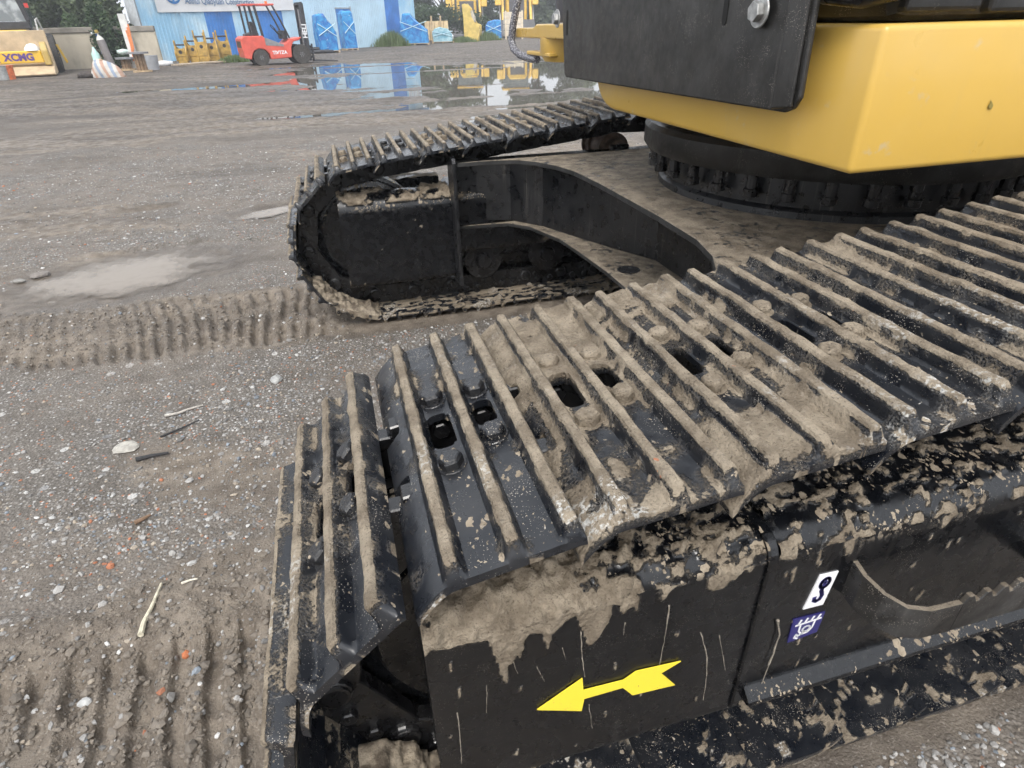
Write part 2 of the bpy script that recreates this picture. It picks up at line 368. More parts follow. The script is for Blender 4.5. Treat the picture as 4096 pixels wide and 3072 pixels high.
def ground_mat():
    t = NT('yard_gravel_and_mud')
    mud = t.attr('mud'); wet = t.attr('wet')
    n1 = t.noise(60, 5); mm = t.map(t.math('ADD', mud, t.math('MULTIPLY', t.math('SUBTRACT', n1, .5), .7)), .38, .62)
    vo = t.n('ShaderNodeTexVoronoi'); vo.inputs['Scale'].default_value = 95; t.l(t.pos, vo.inputs['Vector'])
    sep = t.n('ShaderNodeSeparateColor'); t.l(vo.outputs[1], sep.inputs[0])
    g = t.mix(t.map(sep.outputs[0], .0, 1., smooth=False), (.110, .100, .089), (.33, .308, .28))
    g = t.mix(t.math('GREATER_THAN', sep.outputs[1], .955), g, (.58, .57, .55))
    g = t.mix(t.math('GREATER_THAN', sep.outputs[2], .965), g, (.40, .17, .09))
    g = t.mix(t.map(vo.outputs[0], .2, .62), g, (.130, .118, .105))
    vo2 = t.n('ShaderNodeTexVoronoi'); vo2.inputs['Scale'].default_value = 17; t.l(t.pos, vo2.inputs['Vector'])
    s2 = t.n('ShaderNodeSeparateColor'); t.l(vo2.outputs[1], s2.inputs[0])
    big = t.math('MULTIPLY', t.math('GREATER_THAN', s2.outputs[0], .72), t.math('LESS_THAN', vo2.outputs[0], t.map(s2.outputs[1], 0, 1, .08, .32)))
    g = t.mix(t.math('MULTIPLY', big, .85), g, t.mix(s2.outputs[2], (.2, .2, .2), (.55, .54, .52)))
    g = t.mix(t.map(t.noise(1.1, 5, .6), .38, .62), g, t.mix(.62, g, (.185, .158, .132)))
    g = t.mix(t.map(t.noise(.8, 4, vec=t.scalev((.6, 1.3, 1.))), .52, .66), g, t.mix(.6, g, (.105, .092, .08)))
    sv = t.scalev((.35, 1.6, 1.)); mudc = t.mix(t.map(t.noise(14, 5, .6), .32, .68), (.125, .103, .082), (.225, .19, .152))
    mudc = t.mix(t.map(t.noise(1.2, 5, .6, vec=sv), .42, .66), mudc, t.mix(.6, mudc, (.055, .047, .042)))
    g = t.mix(t.map(t.noise(6.5, 6, .7), .46, .66, 0., .55), g, (.085, .072, .060))
    mudc = t.mix(t.map(t.noise(160, 4), .56, .74), mudc, (.27, .24, .205))
    col = t.mix(mm, g, mudc)
    col = t.mix(t.math('MULTIPLY', t.map(wet, .15, .75), .55), col, t.mix(.55, col, (.06, .05, .042)))
    r = t.mixf(mm, .74, t.map(t.noise(8, 3), .35, .65, .42, .75))
    r = t.mixf(t.math('MULTIPLY', wet, .7), r, .28)
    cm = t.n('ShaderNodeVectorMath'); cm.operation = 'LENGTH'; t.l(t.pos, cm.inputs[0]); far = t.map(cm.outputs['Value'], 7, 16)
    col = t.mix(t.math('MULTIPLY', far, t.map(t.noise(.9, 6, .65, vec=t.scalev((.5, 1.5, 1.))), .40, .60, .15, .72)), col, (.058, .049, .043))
    bh = t.math('ADD', t.math('MULTIPLY', t.math('SUBTRACT', 1., vo.outputs[0]), t.mixf(mm, .9, .25)), t.math('MULTIPLY', t.noise(170, 4), .9))
    t.bump(bh, .75, .008)
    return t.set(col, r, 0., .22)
V_, F_, mud_, wet_ = ground_mesh()
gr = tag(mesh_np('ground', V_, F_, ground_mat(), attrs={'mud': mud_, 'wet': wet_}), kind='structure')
def water_mat(name, c, rough, fade, amin):
    t = NT(name); t.bump(t.noise(3.2, 3), .02, .004)
    t.set(c, rough, 0., .5, IOR=1.33)
    tr = t.n('ShaderNodeBsdfTransparent'); ms = t.n('ShaderNodeMixShader')
    dn = t.math('ADD', t.attr('depth'), t.math('MULTIPLY', t.math('SUBTRACT', t.noise(22, 4), .5), fade*.7))
    t.l(t.map(dn, 0., fade, amin, 1.), ms.inputs[0]); t.l(tr.outputs[0], ms.inputs[1]); t.l(t.b.outputs[0], ms.inputs[2]); t.l(ms.outputs[0], t.out.inputs[0])
    return t.m
M_WATER = water_mat('clear_puddle', (.115, .105, .085), .02, .006, .45)
M_MUDWATER = water_mat('muddy_puddle', (.20, .166, .130), .06, .026, .0)
def water(name, cx, cy, rx, ry, z, mat, n, m):     # flat sheet, cloudier where it is deeper
    x, y = np.meshgrid(np.linspace(cx-rx, cx+rx, n), np.linspace(cy-ry, cy+ry, m), indexing='ij')
    h = ground(x, y)[0]; idx = np.arange(n*m).reshape(n, m)
    F = np.stack([idx[:-1, :-1], idx[1:, :-1], idx[1:, 1:], idx[:-1, 1:]], -1).reshape(-1, 4)
    dep = (z-h).ravel(); F = F[(dep[F] > -.03).any(1)]
    used = np.unique(F); re = np.full(n*m, -1); re[used] = np.arange(len(used))
    o = mesh_np(name, np.stack([x.ravel(), y.ravel(), np.full(n*m, z)], 1)[used], re[F], mat, attrs={'depth': dep[used]}); return tag(o, kind='structure')
water('puddle_water', 5.5, 19.8, 17.5, 13.2, WATER, M_WATER, 150, 120)
water('puddle_water', -1.45, 3.42, 1.15, .85, WATER, M_MUDWATER, 110, 80)
water('puddle_water', -.4, 4.87, .95, .55, WATER+.0006, M_MUDWATER, 80, 50)
water('puddle_water', 3.6, 9.0, 2.8, 1.9, WATER+.002, M_WATER, 80, 60)

# loose gravel: real stones near the camera
def icosa():
    p = (1+5**.5)/2
    v = np.array([(-1,p,0),(1,p,0),(-1,-p,0),(1,-p,0),(0,-1,p),(0,1,p),(0,-1,-p),(0,1,-p),(p,0,-1),(p,0,1),(-p,0,-1),(-p,0,1)], float)
    f = np.array([(0,11,5),(0,5,1),(0,1,7),(0,7,10),(0,10,11),(1,5,9),(5,11,4),(11,10,2),(10,7,6),(7,1,8),(3,9,4),(3,4,2),(3,2,6),(3,6,8),(3,8,9),(4,9,5),(2,4,11),(6,2,10),(8,6,7),(9,8,1)])
    return v/np.linalg.norm(v[0]), f
ICO_V, ICO_F = icosa()
def stones(name, P, Rr, C, mat, seed=1, flat=.62):
    g = np.random.default_rng(seed); n = len(P)
    v = np.repeat(ICO_V[None], n, 0)*(1+.28*(g.random((n, 12, 1))-.5)*2)
    v = v*(Rr[:, None]*np.stack([g.uniform(.75, 1.35, n), g.uniform(.7, 1.1, n), g.uniform(flat-.18, flat+.2, n)], 1))[:, None, :]
    a = g.uniform(0, 2*np.pi, n); tl = g.normal(0, .3, n)
    ca, sa, ct, st = np.cos(a), np.sin(a), np.cos(tl), np.sin(tl)
    x, y, z = v[..., 0], v[..., 1], v[..., 2]
    y, z = y*ct[:, None]-z*st[:, None], y*st[:, None]+z*ct[:, None]
    X = x*ca[:, None]-y*sa[:, None]; Y = x*sa[:, None]+y*ca[:, None]
    V = np.stack([X, Y, z], -1)+P[:, None, :]
    F = (ICO_F[None]+12*np.arange(n)[:, None, None]).reshape(-1, 3)
    return mesh_np(name, V.reshape(-1, 3), F, mat, smooth=False, cols={'col': np.repeat(C, 12, 0)})
def stone_mat():
    t = NT('stone'); c = t.attr('col', 'Color')
    col = t.mix(t.map(t.noise(260, 3), .35, .7), c, t.mix(.35, c, (.1, .095, .09))); t.bump(t.noise(300, 3), .3, .002)
    return t.set(col, .7, 0., .4)
M_STONE = stone_mat()
def stone_colors(n, g):
    C = np.empty((n, 3)); k = g.random(n); b = g.uniform(.13, .40, n)
    C[:] = b[:, None]*np.array([1., .965, .92])
    m = k < .10; C[m] = g.uniform(.36, .62, m.sum())[:, None]*np.array([1, .985, .955])
    m = (k > .22) & (k < .30); C[m] = g.uniform(.16, .3, m.sum())[:, None]*np.array([.88, 1., 1.14])
    m = (k > .30) & (k < .40); C[m] = g.uniform(.22, .38, m.sum())[:, None]*np.array([1.12, .95, .75])
    m = (k > .40) & (k < .425); C[m] = g.uniform(.6, .9, m.sum())[:, None]*np.array([.50, .19, .095])
    return C
def scatter_gravel():
    g = np.random.default_rng(5); n = 135000
    r = .75*np.exp(g.random(n)**.8*math.log(9.5/.75)); a = YAW+g.uniform(-.95, 1.08, n)
    x = CAM[0]+r*np.sin(a); y = CAM[1]+r*np.cos(a)
    h, mud, wet = ground(x, y)
    dens = (1-.80*mud)*(1-.75*wet)*(.35+.75*fbm(x*1.5, y*1.5, 0, 3, 61))
    dens = dens*np.clip(1.5*sst(.30, .6, fbm(x*.9, y*.9, 0, 3, 62)), .25, 1)
    near_t = (np.abs(y) < .31) & (x > -.33); far_t = (np.abs(y-2.45) < .31) & (x > -.25)
    keep = (g.random(n) < dens) & (h > WATER+.004) & ~near_t & ~far_t
    # only where the machine does not stand in front
    keep &= (x < -.15) | ((y > .36) & (y < 2.05) & (x < .9)) | (y < -.33) | (y > 2.9)
    idx = np.flatnonzero(keep)[:40000]
    R = np.clip(np.exp(g.normal(math.log(.0040), .40, len(idx))), .0016, .015)*(1+.05*np.clip(r[idx]-2, 0, 6))
    P = np.stack([x[idx], y[idx], h[idx]+R*.15], 1)
    o = stones('gravel', P, R, stone_colors(len(idx), g), M_STONE)
    tag(o, 'loose grey gravel with bits of red brick scattered over the yard', 'gravel', kind='stuff')
scatter_gravel()
def clods():
    g = np.random.default_rng(15)
    n = 16000
    x = np.concatenate([g.uniform(-2.4, -.1, n//2), g.uniform(-1.15, -.30, n//2)])
    y = np.concatenate([2.5+g.normal(0, .30, n//2), .12+g.normal(0, .28, n//2)])
    h, mud, wet = ground(x, y)
    keep = (mud > .45) & (h > WATER+.006) & (g.random(n) < .62)
    keep &= ~((np.abs(y) < .31) & (x > -.34))
    x, y, h = x[keep], y[keep], h[keep]
    R = np.clip(np.exp(g.normal(math.log(.0044), .45, len(x))), .002, .014)
    C = (np.array([.165, .14, .113])*g.uniform(.75, 1.35, len(x))[:, None])
    k = g.random(len(x)) < .09; C[k] = stone_colors(k.sum(), g)
    o = stones('mud_clods', np.stack([x, y, h+R*.1], 1), R, C, M_STONE, 9, .7)
    tag(o, 'brown mud clods thrown up along the track prints', 'mud', kind='stuff')
clods()
# ------------------------------------------------------------------ excavator
EX = tag(empty('excavator', (0, 0, 0)), 'muddy yellow and black crawler excavator with steel tracks in the foreground', 'excavator')
PITCHT = .21
WID = .6
GAUGE = 2.4514
def track_path(cx):
    C1, R1 = np.array([cx, .407]), .313
    a = math.atan(.108)
    P1 = C1+R1*np.array([-math.sin(a), math.cos(a)])
    apex = np.array([1.45, .713+.108*1.45])
    def make(x2):
        C2, R2 = np.array([x2, .43]), .336
        pts = []
        for an in np.linspace(-math.pi/2, -math.pi-(math.pi/2)+a, 90):       # bottom to top round the idler (left side)
            pts.append(C1+R1*np.array([math.cos(an), math.sin(an)]))
        for k in np.linspace(.02, 1, 60): pts.append(P1+(apex-P1)*k)
        top2 = np.array([x2, C2[1]+R2])
        for k in np.linspace(.02, 1, 60):
            p = apex+(top2-apex)*k; p[1] -= .02*math.sin(math.pi*k); pts.append(p)
        for an in np.linspace(math.pi/2-.03, -math.pi/2+.03, 80): pts.append(C2+R2*np.array([math.cos(an), math.sin(an)]))
        pts.append(np.array([x2-.05, C2[1]-R2])); pts.append(np.array([C1[0]+.02, C1[1]-R1]))
        return np.array(pts)
    lo, hi = 3.3, 3.6
    def length(p): q = np.vstack([p, p[:1]]); return np.linalg.norm(np.diff(q, axis=0), axis=1).sum()
    n = round(length(make(3.45))/PITCHT)
    for _ in range(50):
        mid = (lo+hi)/2
        if length(make(mid)) < n*PITCHT: lo = mid
        else: hi = mid
    return make(lo), n
class Loop:
    def __init__(s, cx):
        s.p, s.n = track_path(cx); s.q = np.vstack([s.p, s.p[:1]])
        s.cum = np.concatenate([[0], np.cumsum(np.linalg.norm(np.diff(s.q, axis=0), axis=1))]); s.len = s.cum[-1]
        s.s0 = s.cum[np.argmin(np.abs(s.p[:, 0]-.2)+10*(s.p[:, 1] < .6))]-(s.p[np.argmin(np.abs(s.p[:, 0]-.2)+10*(s.p[:, 1] < .6)), 0])/math.cos(.1075)
    def at(s, d):
        d = d % s.len; return np.array([np.interp(d, s.cum, s.q[:, 0]), np.interp(d, s.cum, s.q[:, 1])])
IDX = {'near': .108, 'far': .048}
LOOPS = {k: Loop(v) for k, v in IDX.items()}
def shoe_matrix(lp, i, yc, s_off=0.):
    a = lp.at(lp.s0+s_off+i*PITCHT-.03); b = lp.at(lp.s0+s_off+i*PITCHT+.18)
    t = (b-a)/np.linalg.norm(b-a); n = np.array([-t[1], t[0]])
    mid = (a+b)/2; o = mid-t*.075+n*.068
    return Matrix(((t[0], 0, n[0], o[0]), (0, 1, 0, yc), (t[1], 0, n[1], o[1]), (0, 0, 0, 1)))
BARS = (0., .0765, .150)
BOLTS = ((.036, .093), (.036, -.088), (.110, .084), (.110, -.052))
SLOTS = ((.036, .003, .019, .047), (.110, .016, .0175, .035))          # s, y, half width, half length
NOTCH = ((-.064, .066, .034, .016), (-.064, -.078, .034, .016))
def slot_sd(s, y):
    d = np.full(s.shape, 9.)
    for (cs, cy, hs, hy) in SLOTS:
        r = hs*.75; qx = np.abs(s-cs)-hs+r; qy = np.abs(y-cy)-hy+r
        d = np.minimum(d, np.hypot(np.maximum(qx, 0), np.maximum(qy, 0))+np.minimum(np.maximum(qx, qy), 0)-r)
    for (cs, cy, hs, hy) in NOTCH:
        r = .006; qx = np.abs(s-cs)-hs+r; qy = np.abs(y-cy)-hy+r
        d = np.minimum(d, np.hypot(np.maximum(qx, 0), np.maximum(qy, 0))+np.minimum(np.maximum(qx, qy), 0)-r)
    return d
def shoe_profile(s, y=None, seed=0., lip=.034):
    h = -np.clip((-.004-s)/.052, 0, 1.1)**1.6*lip-np.clip((s-.156)/.012, 0, 1)**1.5*.004
    b = np.zeros_like(s)
    jit = 0. if y is None else .0022*np.clip(fbm(s*40+seed, y*40, seed, 3, 7)-.45, -.1, 1)*1.5
    for c in BARS: b = np.maximum(b, 1-sst(.0065+jit, .0165+jit, np.abs(s-c)))
    return h, b
def shoe_mesh(name, ns, ny, seed, cover, holes=True, bar_mud=1., under=0.):
    if ns > 30:
        s = np.unique(np.round(np.concatenate([np.linspace(-.060, .164, int(ns*.55))]+[c+np.linspace(-.021, .021, int(ns*.16)) for c in BARS]), 5)); s = s[s <= .1641]
    else:
        s = np.array(sorted([-.060, -.042, -.026, .036, .056, .110, .130, .164]+[c+d for c in BARS for d in (-.0185, -.0075, .0075, .0185)])); s = s[s <= .1641]
    y = np.linspace(-WID/2, WID/2, ny)
    Sg, Y = np.meshgrid(s, y, indexing='ij')
    sd = slot_sd(Sg, Y)
    if holes:       # pull grid points onto the outline of the openings
        for _ in range(2):
            e = 1e-4; gx = (slot_sd(Sg+e, Y)-slot_sd(Sg-e, Y))/(2*e); gy = (slot_sd(Sg, Y+e)-slot_sd(Sg, Y-e))/(2*e)
            sd = slot_sd(Sg, Y); near = (np.abs(sd) < .0029) & (np.abs(Y) < .28) & (Sg > -.0595)
            Sg = Sg-np.where(near, sd*gx, 0); Y = Y-np.where(near, sd*gy, 0)
        sd = slot_sd(Sg, Y)
    h0, b = shoe_profile(Sg, Y if ns > 30 else None, seed*1.3, .010 if under > 0 else .034)
    endd = np.minimum(WID/2-Y, Y+WID/2)
    b = b*sst(.0, .013, endd+.004*(vn(Y*20, Sg*30, 0, seed)-.5))
    o = seed*3.7
    # mud: cakes the bars, fills the valleys in patches
    big = fbm(Sg*5+o, Y*5.5, o, 4, 3); fine = fbm(Sg*45+o, Y*45, o, 4, 5); lumpn = fbm(Sg*22+o, Y*22, o*2, 3, 6)
    cover = cover+(.16*sst(-.25, .2, Y) if cover > .45 else 0)
    val = sst(.90-cover, 1.20-cover, big+.30*(fine-.5))*(b < .5)
    nearbar = np.zeros_like(Sg)
    for c in BARS: nearbar = np.maximum(nearbar, np.exp(-np.abs(np.abs(Sg-c)-.018)/.008))
    side = sst(.47, .63, fbm(Sg*3+o, Y*9, o+4, 4, 8)+.35*(np.maximum(cover, .3)-.4)+.25*(fine-.5))*nearbar*(b < .75)
    topm = sst(.70, .95, b)*sst(.30, .42, fbm(Sg*6+o, Y*9, o+9, 4, 9)*.7+.3*fine+.13*bar_mud)
    mud = np.maximum(np.maximum(val, side*.95), topm)
    thick = sst(.4, .7, val)*(.0025+.016*np.clip(lumpn-.34, 0, 1)*(.4+cover))+side*.006*fine+topm*(.0006+.006*np.clip(lumpn-.28, 0, 1)*fine*2.2)
    h = h0+.026*b+thick+.0006*(fine-.5)
    if holes:
        for (cs, cy, hs, hy) in SLOTS: pass
    chalk = sst(.05, -.28, Y)*.9+.15
    nS, nY = Sg.shape
    top = np.stack([Sg, Y, h], -1).reshape(-1, 3); bot = np.stack([Sg, Y, h0-.013], -1).reshape(-1, 3)
    idx = np.arange(nS*nY).reshape(nS, nY)
    q = np.stack([idx[:-1, :-1], idx[1:, :-1], idx[1:, 1:], idx[:-1, 1:]], -1).reshape(-1, 4)
    if holes:
        c = sd.reshape(-1)[q]; q = q[~((c < 1e-4).all(1))]
    n = nS*nY
    # boundary edges -> walls
    ed = np.concatenate([q[:, [0, 1]], q[:, [1, 2]], q[:, [2, 3]], q[:, [3, 0]]])
    key = np.sort(ed, 1); key = key[:, 0].astype(np.int64)*n+key[:, 1]
    u, inv, cnt = np.unique(key, return_inverse=True, return_counts=True)
    be = ed[cnt[inv] == 1]
    wall = np.stack([be[:, 1], be[:, 0], be[:, 0]+n, be[:, 1]+n], -1)
    Fq = np.concatenate([q, q[:, ::-1]+n, wall])
    V = np.vstack([top, bot]); att = np.concatenate([mud.ravel(), np.zeros(n)]); ch = np.concatenate([chalk.ravel()]*2)
    bn = fbm(bot[:, 0]*40+o, bot[:, 1]*34, o, 4, 12); bf = fbm(bot[:, 0]*50+o, bot[:, 1]*50, o, 3, 13)
    bs_ = fbm(bot[:, 0]*10+o, bot[:, 1]*60, o, 3, 16); bn = bn if under == 0 else .5*bn+.5*bs_
    att[n:] = sst(.605-under, .66-under, bn+.4*(bf-.5)); bot[:, 2] -= att[n:]*(.001+.007*bf)*(1. if under == 0 else .15)
    used = np.unique(Fq); remap = np.full(2*n, -1); remap[used] = np.arange(len(used))
    o_ = mesh_np(name, V[used], remap[Fq], M_SHOE, attrs={'mud': att[used], 'chalk': ch[used]})
    try: o_.data.set_sharp_from_angle(angle=math.radians(50))
    except Exception: pass
    return o_
def bolt_mesh():
    b = MB(); hexa = [(.0205*math.cos(k*math.pi/3), .0185*math.sin(k*math.pi/3)) for k in range(6)]
    n = 6; vs = [(x*1.02, y*1.02, -.002) for x, y in hexa]+[(x, y, .013) for x, y in hexa]+[(x*.80, y*.80, .0185) for x, y in hexa]
    b.add(vs, [(i, (i+1) % n, n+(i+1) % n, n+i) for i in range(n)]+[(n+i, n+(i+1) % n, 2*n+(i+1) % n, 2*n+i) for i in range(n)]+[tuple(range(2*n, 3*n))])
    b.lathe([(.0235, -.003), (.0235, .0012)], (0, 0, 0), 'z', 14)
    return b
BOLTV = {}
def add_bolts(shoe, seed, muddy=False):
    BOLT = BOLTV.get(muddy)
    for k, (s, y) in enumerate(BOLTS):
        if BOLT is None:
            BOLT = bolt_mesh().build('shoe_bolt', M_SHOE, shoe, bevel=.0012); o = BOLT
            at = o.data.attributes.new('mud', 'FLOAT', 'POINT'); at.data.foreach_set('value', [.62 if muddy else .12]*len(o.data.vertices)); BOLTV[muddy] = BOLT
            o.matrix_local = Matrix.Translation((s, y, .001))@Matrix.Rotation(seed+k, 4, 'Z')
        else: o = inst(BOLT, 'shoe_bolt', Matrix.Translation((s, y, .001))@Matrix.Rotation(seed*1.7+k, 4, 'Z'), shoe)
# chain link: plate with two pin bosses and a waist
def link_mesh():
    b = MB(); P = []
    def arc(cx, cz, r, a0, a1, n=7): return [(cx+r*math.cos(a), cz+r*math.sin(a)) for a in np.linspace(a0, a1, n)]
    out = [(-.048, -.0145), (-.048, -.03)]+arc(-.03, -.068, .041, math.pi*.72, math.pi*1.5, 8)+[(.0, -.112), (.150, -.112)]+arc(.18, -.068, .041, -math.pi*.5, math.pi*.3, 8)+[(.18, -.028), (.165, -.0145)]
    b.prism(out, -.016, .016, 'y')
    for (c, r, e) in ((-.03, .029, .026), (.18, .033, .022)):
        b.lathe([(r, -e), (r*.85, -e-.003)][::-1]+[(r, e), (r*.85, e+.003)], (c, 0, -.068), 'y', 14)
    for c in (.036, .110):
        b.lathe([(.017, -.030), (.017, .030)], (c, 0, -.045), 'y', 6)
    return b
LINKM = None
def link_pair(M):
    global LINKM
    for yy in (-.092, .092):
        MM = M@Matrix.Translation((0, yy, 0))
        if LINKM is None:
            LINKM = link_mesh().build('track_link', M_LINK, EX, bevel=.003); LINKM.matrix_local = MM
        else: inst(LINKM, 'track_link', MM, EX)
LOWSHOE = None; MIDSHOE = {}
COVER = {-3: .24, -2: .26, -1: .26, 0: .20, 1: .54, 2: .54, 3: .36, 4: .38, 5: .30, 6: .22, 7: .26, 8: .22, 9: .26, 10: .22}
for side, yc, off in (('near', 0., .012), ('far', GAUGE, -.049)):
    lp = LOOPS[side]
    for i in range(-lp.n//2+1, lp.n//2+1):
        M = shoe_matrix(lp, i, yc, off)
        x, z = M[0][3], M[2][3]
        top = z > .6 and x < 2.6 and M[2][2] > .3
        if side == 'near' and -3 <= i <= 10:
            o = shoe_mesh('track_shoe', 78 if i < 7 else 56, 122 if i < 7 else 90, i+5, COVER[i], holes=i < 4); o.parent = EX; o.matrix_local = M
            if -2 <= i <= 3: add_bolts(o, i, i >= 1)
        elif side == 'far' and -3 <= i <= 8:
            k = i % 4
            if k not in MIDSHOE:
                MIDSHOE[k] = shoe_mesh('track_shoe', 44, 70, 40+k, (.34, .26, .38, .3)[k]); o = MIDSHOE[k]; o.parent = EX; o.matrix_local = M
            else: o = inst(MIDSHOE[k], 'track_shoe', M, EX)
            if i >= -1: add_bolts(o, i, i % 2 == 0)
        elif z < .2 and -.1 < x < 2.6:
            k = ('b%d' if side == 'near' else 'f%d') % (i % 3)
            if k not in MIDSHOE:
                MIDSHOE[k] = shoe_mesh('track_shoe', 44, 90, 60+i % 3, .5, holes=False, under=(0. if side == 'near' else .16)); o = MIDSHOE[k]; o.parent = EX; o.matrix_local = M
            else: o = inst(MIDSHOE[k], 'track_shoe', M, EX)
        else:
            if LOWSHOE is None:
                LOWSHOE = shoe_mesh('track_shoe', 20, 24, 77, .5, holes=False); o = LOWSHOE; o.parent = EX; o.matrix_local = M
            else: o = inst(LOWSHOE, 'track_shoe', M, EX)
        link_pair(M)

# surfaces with mud built as fine grids
def grid_obj(name, P, thick, mud, mat, parent, chalk=None):
    nu, nv = P.shape[:2]
    du = np.gradient(P, axis=0); dv = np.gradient(P, axis=1); n = np.cross(du, dv); n /= np.linalg.norm(n, axis=2, keepdims=True)+1e-12
    V = (P+n*thick[..., None]).reshape(-1, 3)
    idx = np.arange(nu*nv).reshape(nu, nv)
    F = np.stack([idx[:-1, :-1], idx[1:, :-1], idx[1:, 1:], idx[:-1, 1:]], -1).reshape(-1, 4)
    return mesh_np(name, V, F, mat, parent, attrs={'mud': mud.ravel(), 'chalk': (chalk if chalk is not None else np.zeros(mud.shape)).ravel()})
def resample(poly, n):
    poly = np.array(poly, float); d = np.concatenate([[0], np.cumsum(np.linalg.norm(np.diff(poly, axis=0), axis=1))])
    t = np.linspace(0, d[-1], n); return np.stack([np.interp(t, d, poly[:, 0]), np.interp(t, d, poly[:, 1])], 1)
def rounded(pts, rads, n=7):
    out = []
    for i, p in enumerate(pts):
        p = np.array(p, float)
        if i in (0, len(pts)-1) or rads[i] == 0: out.append(p); continue
        a = np.array(pts[i-1], float)-p; b = np.array(pts[i+1], float)-p
        a /= np.linalg.norm(a); b /= np.linalg.norm(b); r = rads[i]
        p0 = p+a*r; p1 = p+b*r
        for k in np.linspace(0, 1, n): out.append((1-k)**2*p0+2*k*(1-k)*p+k*k*p1)
    return np.array(out)
def frame_shell(name, x0, x1, prof, dx, npf, yc, sgn, mudfn, mat, parent):
    """prof: (y,z) from the inner top edge over the outer roll down to the bottom, outer side at -y (sgn=1)"""
    pr = resample(prof, npf); xs = np.linspace(x0, x1, max(2, int((x1-x0)/dx)))
    X, K = np.meshgrid(xs, np.arange(npf), indexing='ij')
    P = np.stack([X, yc+sgn*pr[K, 0], pr[K, 1]], -1)
    thick, mud = mudfn(X, pr[K, 0], pr[K, 1])
    if sgn < 0: P = P[:, ::-1]; thick = thick[:, ::-1]; mud = mud[:, ::-1]
    o = grid_obj(name, P[:, ::-1], thick[:, ::-1], mud[:, ::-1], mat, parent)
    # the two ends and the open inner side
    n = npf; e = MB()
    for x in (x0+.001, x1-.001): e.add([(x, yc+sgn*a, b) for a, b in pr], [tuple(range(n))])
    e.add([(x0, yc+sgn*pr[0, 0], pr[0, 1]), (x1, yc+sgn*pr[0, 0], pr[0, 1]), (x1, yc+sgn*pr[-1, 0], pr[-1, 1]), (x0, yc+sgn*pr[-1, 0], pr[-1, 1])], [(0, 1, 2, 3)])
    e.build('end_plate', mat, o)
    return o
def mud_guard(cov, lumps, drip, seed, splat=0.):
    def fn(X, Y, Z):
        zt = .61
        D = (.632-Z)+(Y+.25)*0
        U = X+.35*Y; n = fbm(X*11+seed, Y*11, Z*11, 4, seed); f = fbm(X*60+seed, Y*60, Z*60, 4, seed+1)
        l = fbm(X*64+seed, Y*64, Z*64, 2, seed+2); l2 = fbm(X*120+seed, Y*120, Z*120, 2, seed+7)
        sp_ = fbm((X+Y*.6)*44+seed, (Y-X*.25)*74, Z*48, 3, seed+9)
        gx_ = sst(.10, .34, X)*.26*(1 if cov > .8 else 0)
        sl_ = np.clip(splat+(.55*sst(.10, .30, X) if cov > .8 else 0), 0, 1); topn = n*(1-sl_)+sp_*sl_+.25*(f-.5)
        topc = sst(.55-cov*.30+gx_, .68-cov*.30+gx_, topn)
        on_side = Z < zt-.012
        pat = sst(.42, .60, fbm(X*7+seed, .3, 0, 3, seed+5))
        dl = drip*pat*(.012+sst(.35, .85, vn(X*30+seed, 0, 0, seed+3))*.085+sst(.45, .9, vn(X*75+seed, 0, 0, seed+4))*.055)
        dl = dl*(1-.6*sst(.12, .28, X)) if cov > .8 else dl*.7
        side = sst(.004, -.004, (zt-.012-Z)-dl)
        sp = fbm(X*95+seed*2, Y*70, Z*30, 2, seed+8) > .83
        nr = fbm(X*11+seed, -.24*11+0*X, .62*11+0*X, 4, seed)*(1-sl_)+sl_*fbm((X-.144)*44+seed, (-.24-X*.25)*74, .62*48+0*X, 3, seed+9)
        covx = sst(.55-cov*.30+gx_, .62-cov*.30+gx_, nr+.10*(vn(X*60, 0, 0, seed)-.5))
        m = np.where(on_side, np.maximum(side*covx, np.where(sp, .9, 0)), topc)
        th = m*(.0012+lumps*(np.clip(l-.34, 0, 1)*.8+np.clip(l2-.4, 0, 1)*.5)*np.where(on_side, .35, 1.))
        return th, m
    return fn
pA = rounded([(-.10, .628), (-.25, .632), (-.25, .188), (-.10, .180)], [0, .052, .03, 0], 11)
pB = rounded([(-.06, .655), (-.252, .632), (-.252, .262), (-.10, .250)], [0, .06, .012, 0], 11)
gA = frame_shell('idler_guard', -.046, .494, pA, .0042, 150, 0., 1, mud_guard(.90, .042, 1.1, 3), M_FRAME, EX)
gB = frame_shell('track_frame', .514, 2.3, pB, .0052, 120, 0., 1, mud_guard(.08, .026, .6, 8, 1.), M_FRAME, EX)
pA2 = rounded([(-.10, .628), (-.25, .632), (-.25, .188), (-.10, .180)], [0, .085, .03, 0], 13)
gC = frame_shell('idler_guard', -.085, .455, pA2, .007, 110, GAUGE, 1, mud_guard(.42, .045, .08, 13), M_FRAME, EX)
gD = frame_shell('idler_guard', -.05, .494, pA, .02, 30, 0., -1, mud_guard(.6, .02, .3, 5), M_FRAME, EX)
gE = frame_shell('idler_guard', -.05, .455, pA, .02, 30, GAUGE, -1, mud_guard(.6, .02, .3, 6), M_FRAME, EX)
pC = rounded([(-.06, .62), (-.20, .60), (-.20, .30), (-.08, .29)], [0, .03, .012, 0], 6)
gF = frame_shell('track_frame', .47, 3.1, pC, .04, 24, GAUGE, 1, mud_guard(.35, .012, .2, 7), M_FRAME, EX)
MB().box((2.3, -.25, .26), (3.2, .2, .63)).box((.514, -.06, .27), (2.3, .22, .62)).build('track_frame_core', M_FRAME, EX, .02)
MB().box((.476, GAUGE-.15, .24), (3.1, GAUGE+.22, .60)).box((.476, GAUGE-.04, .14), (3.1, GAUGE+.20, .238)).build('track_frame_core', M_FRAME, EX, .02)
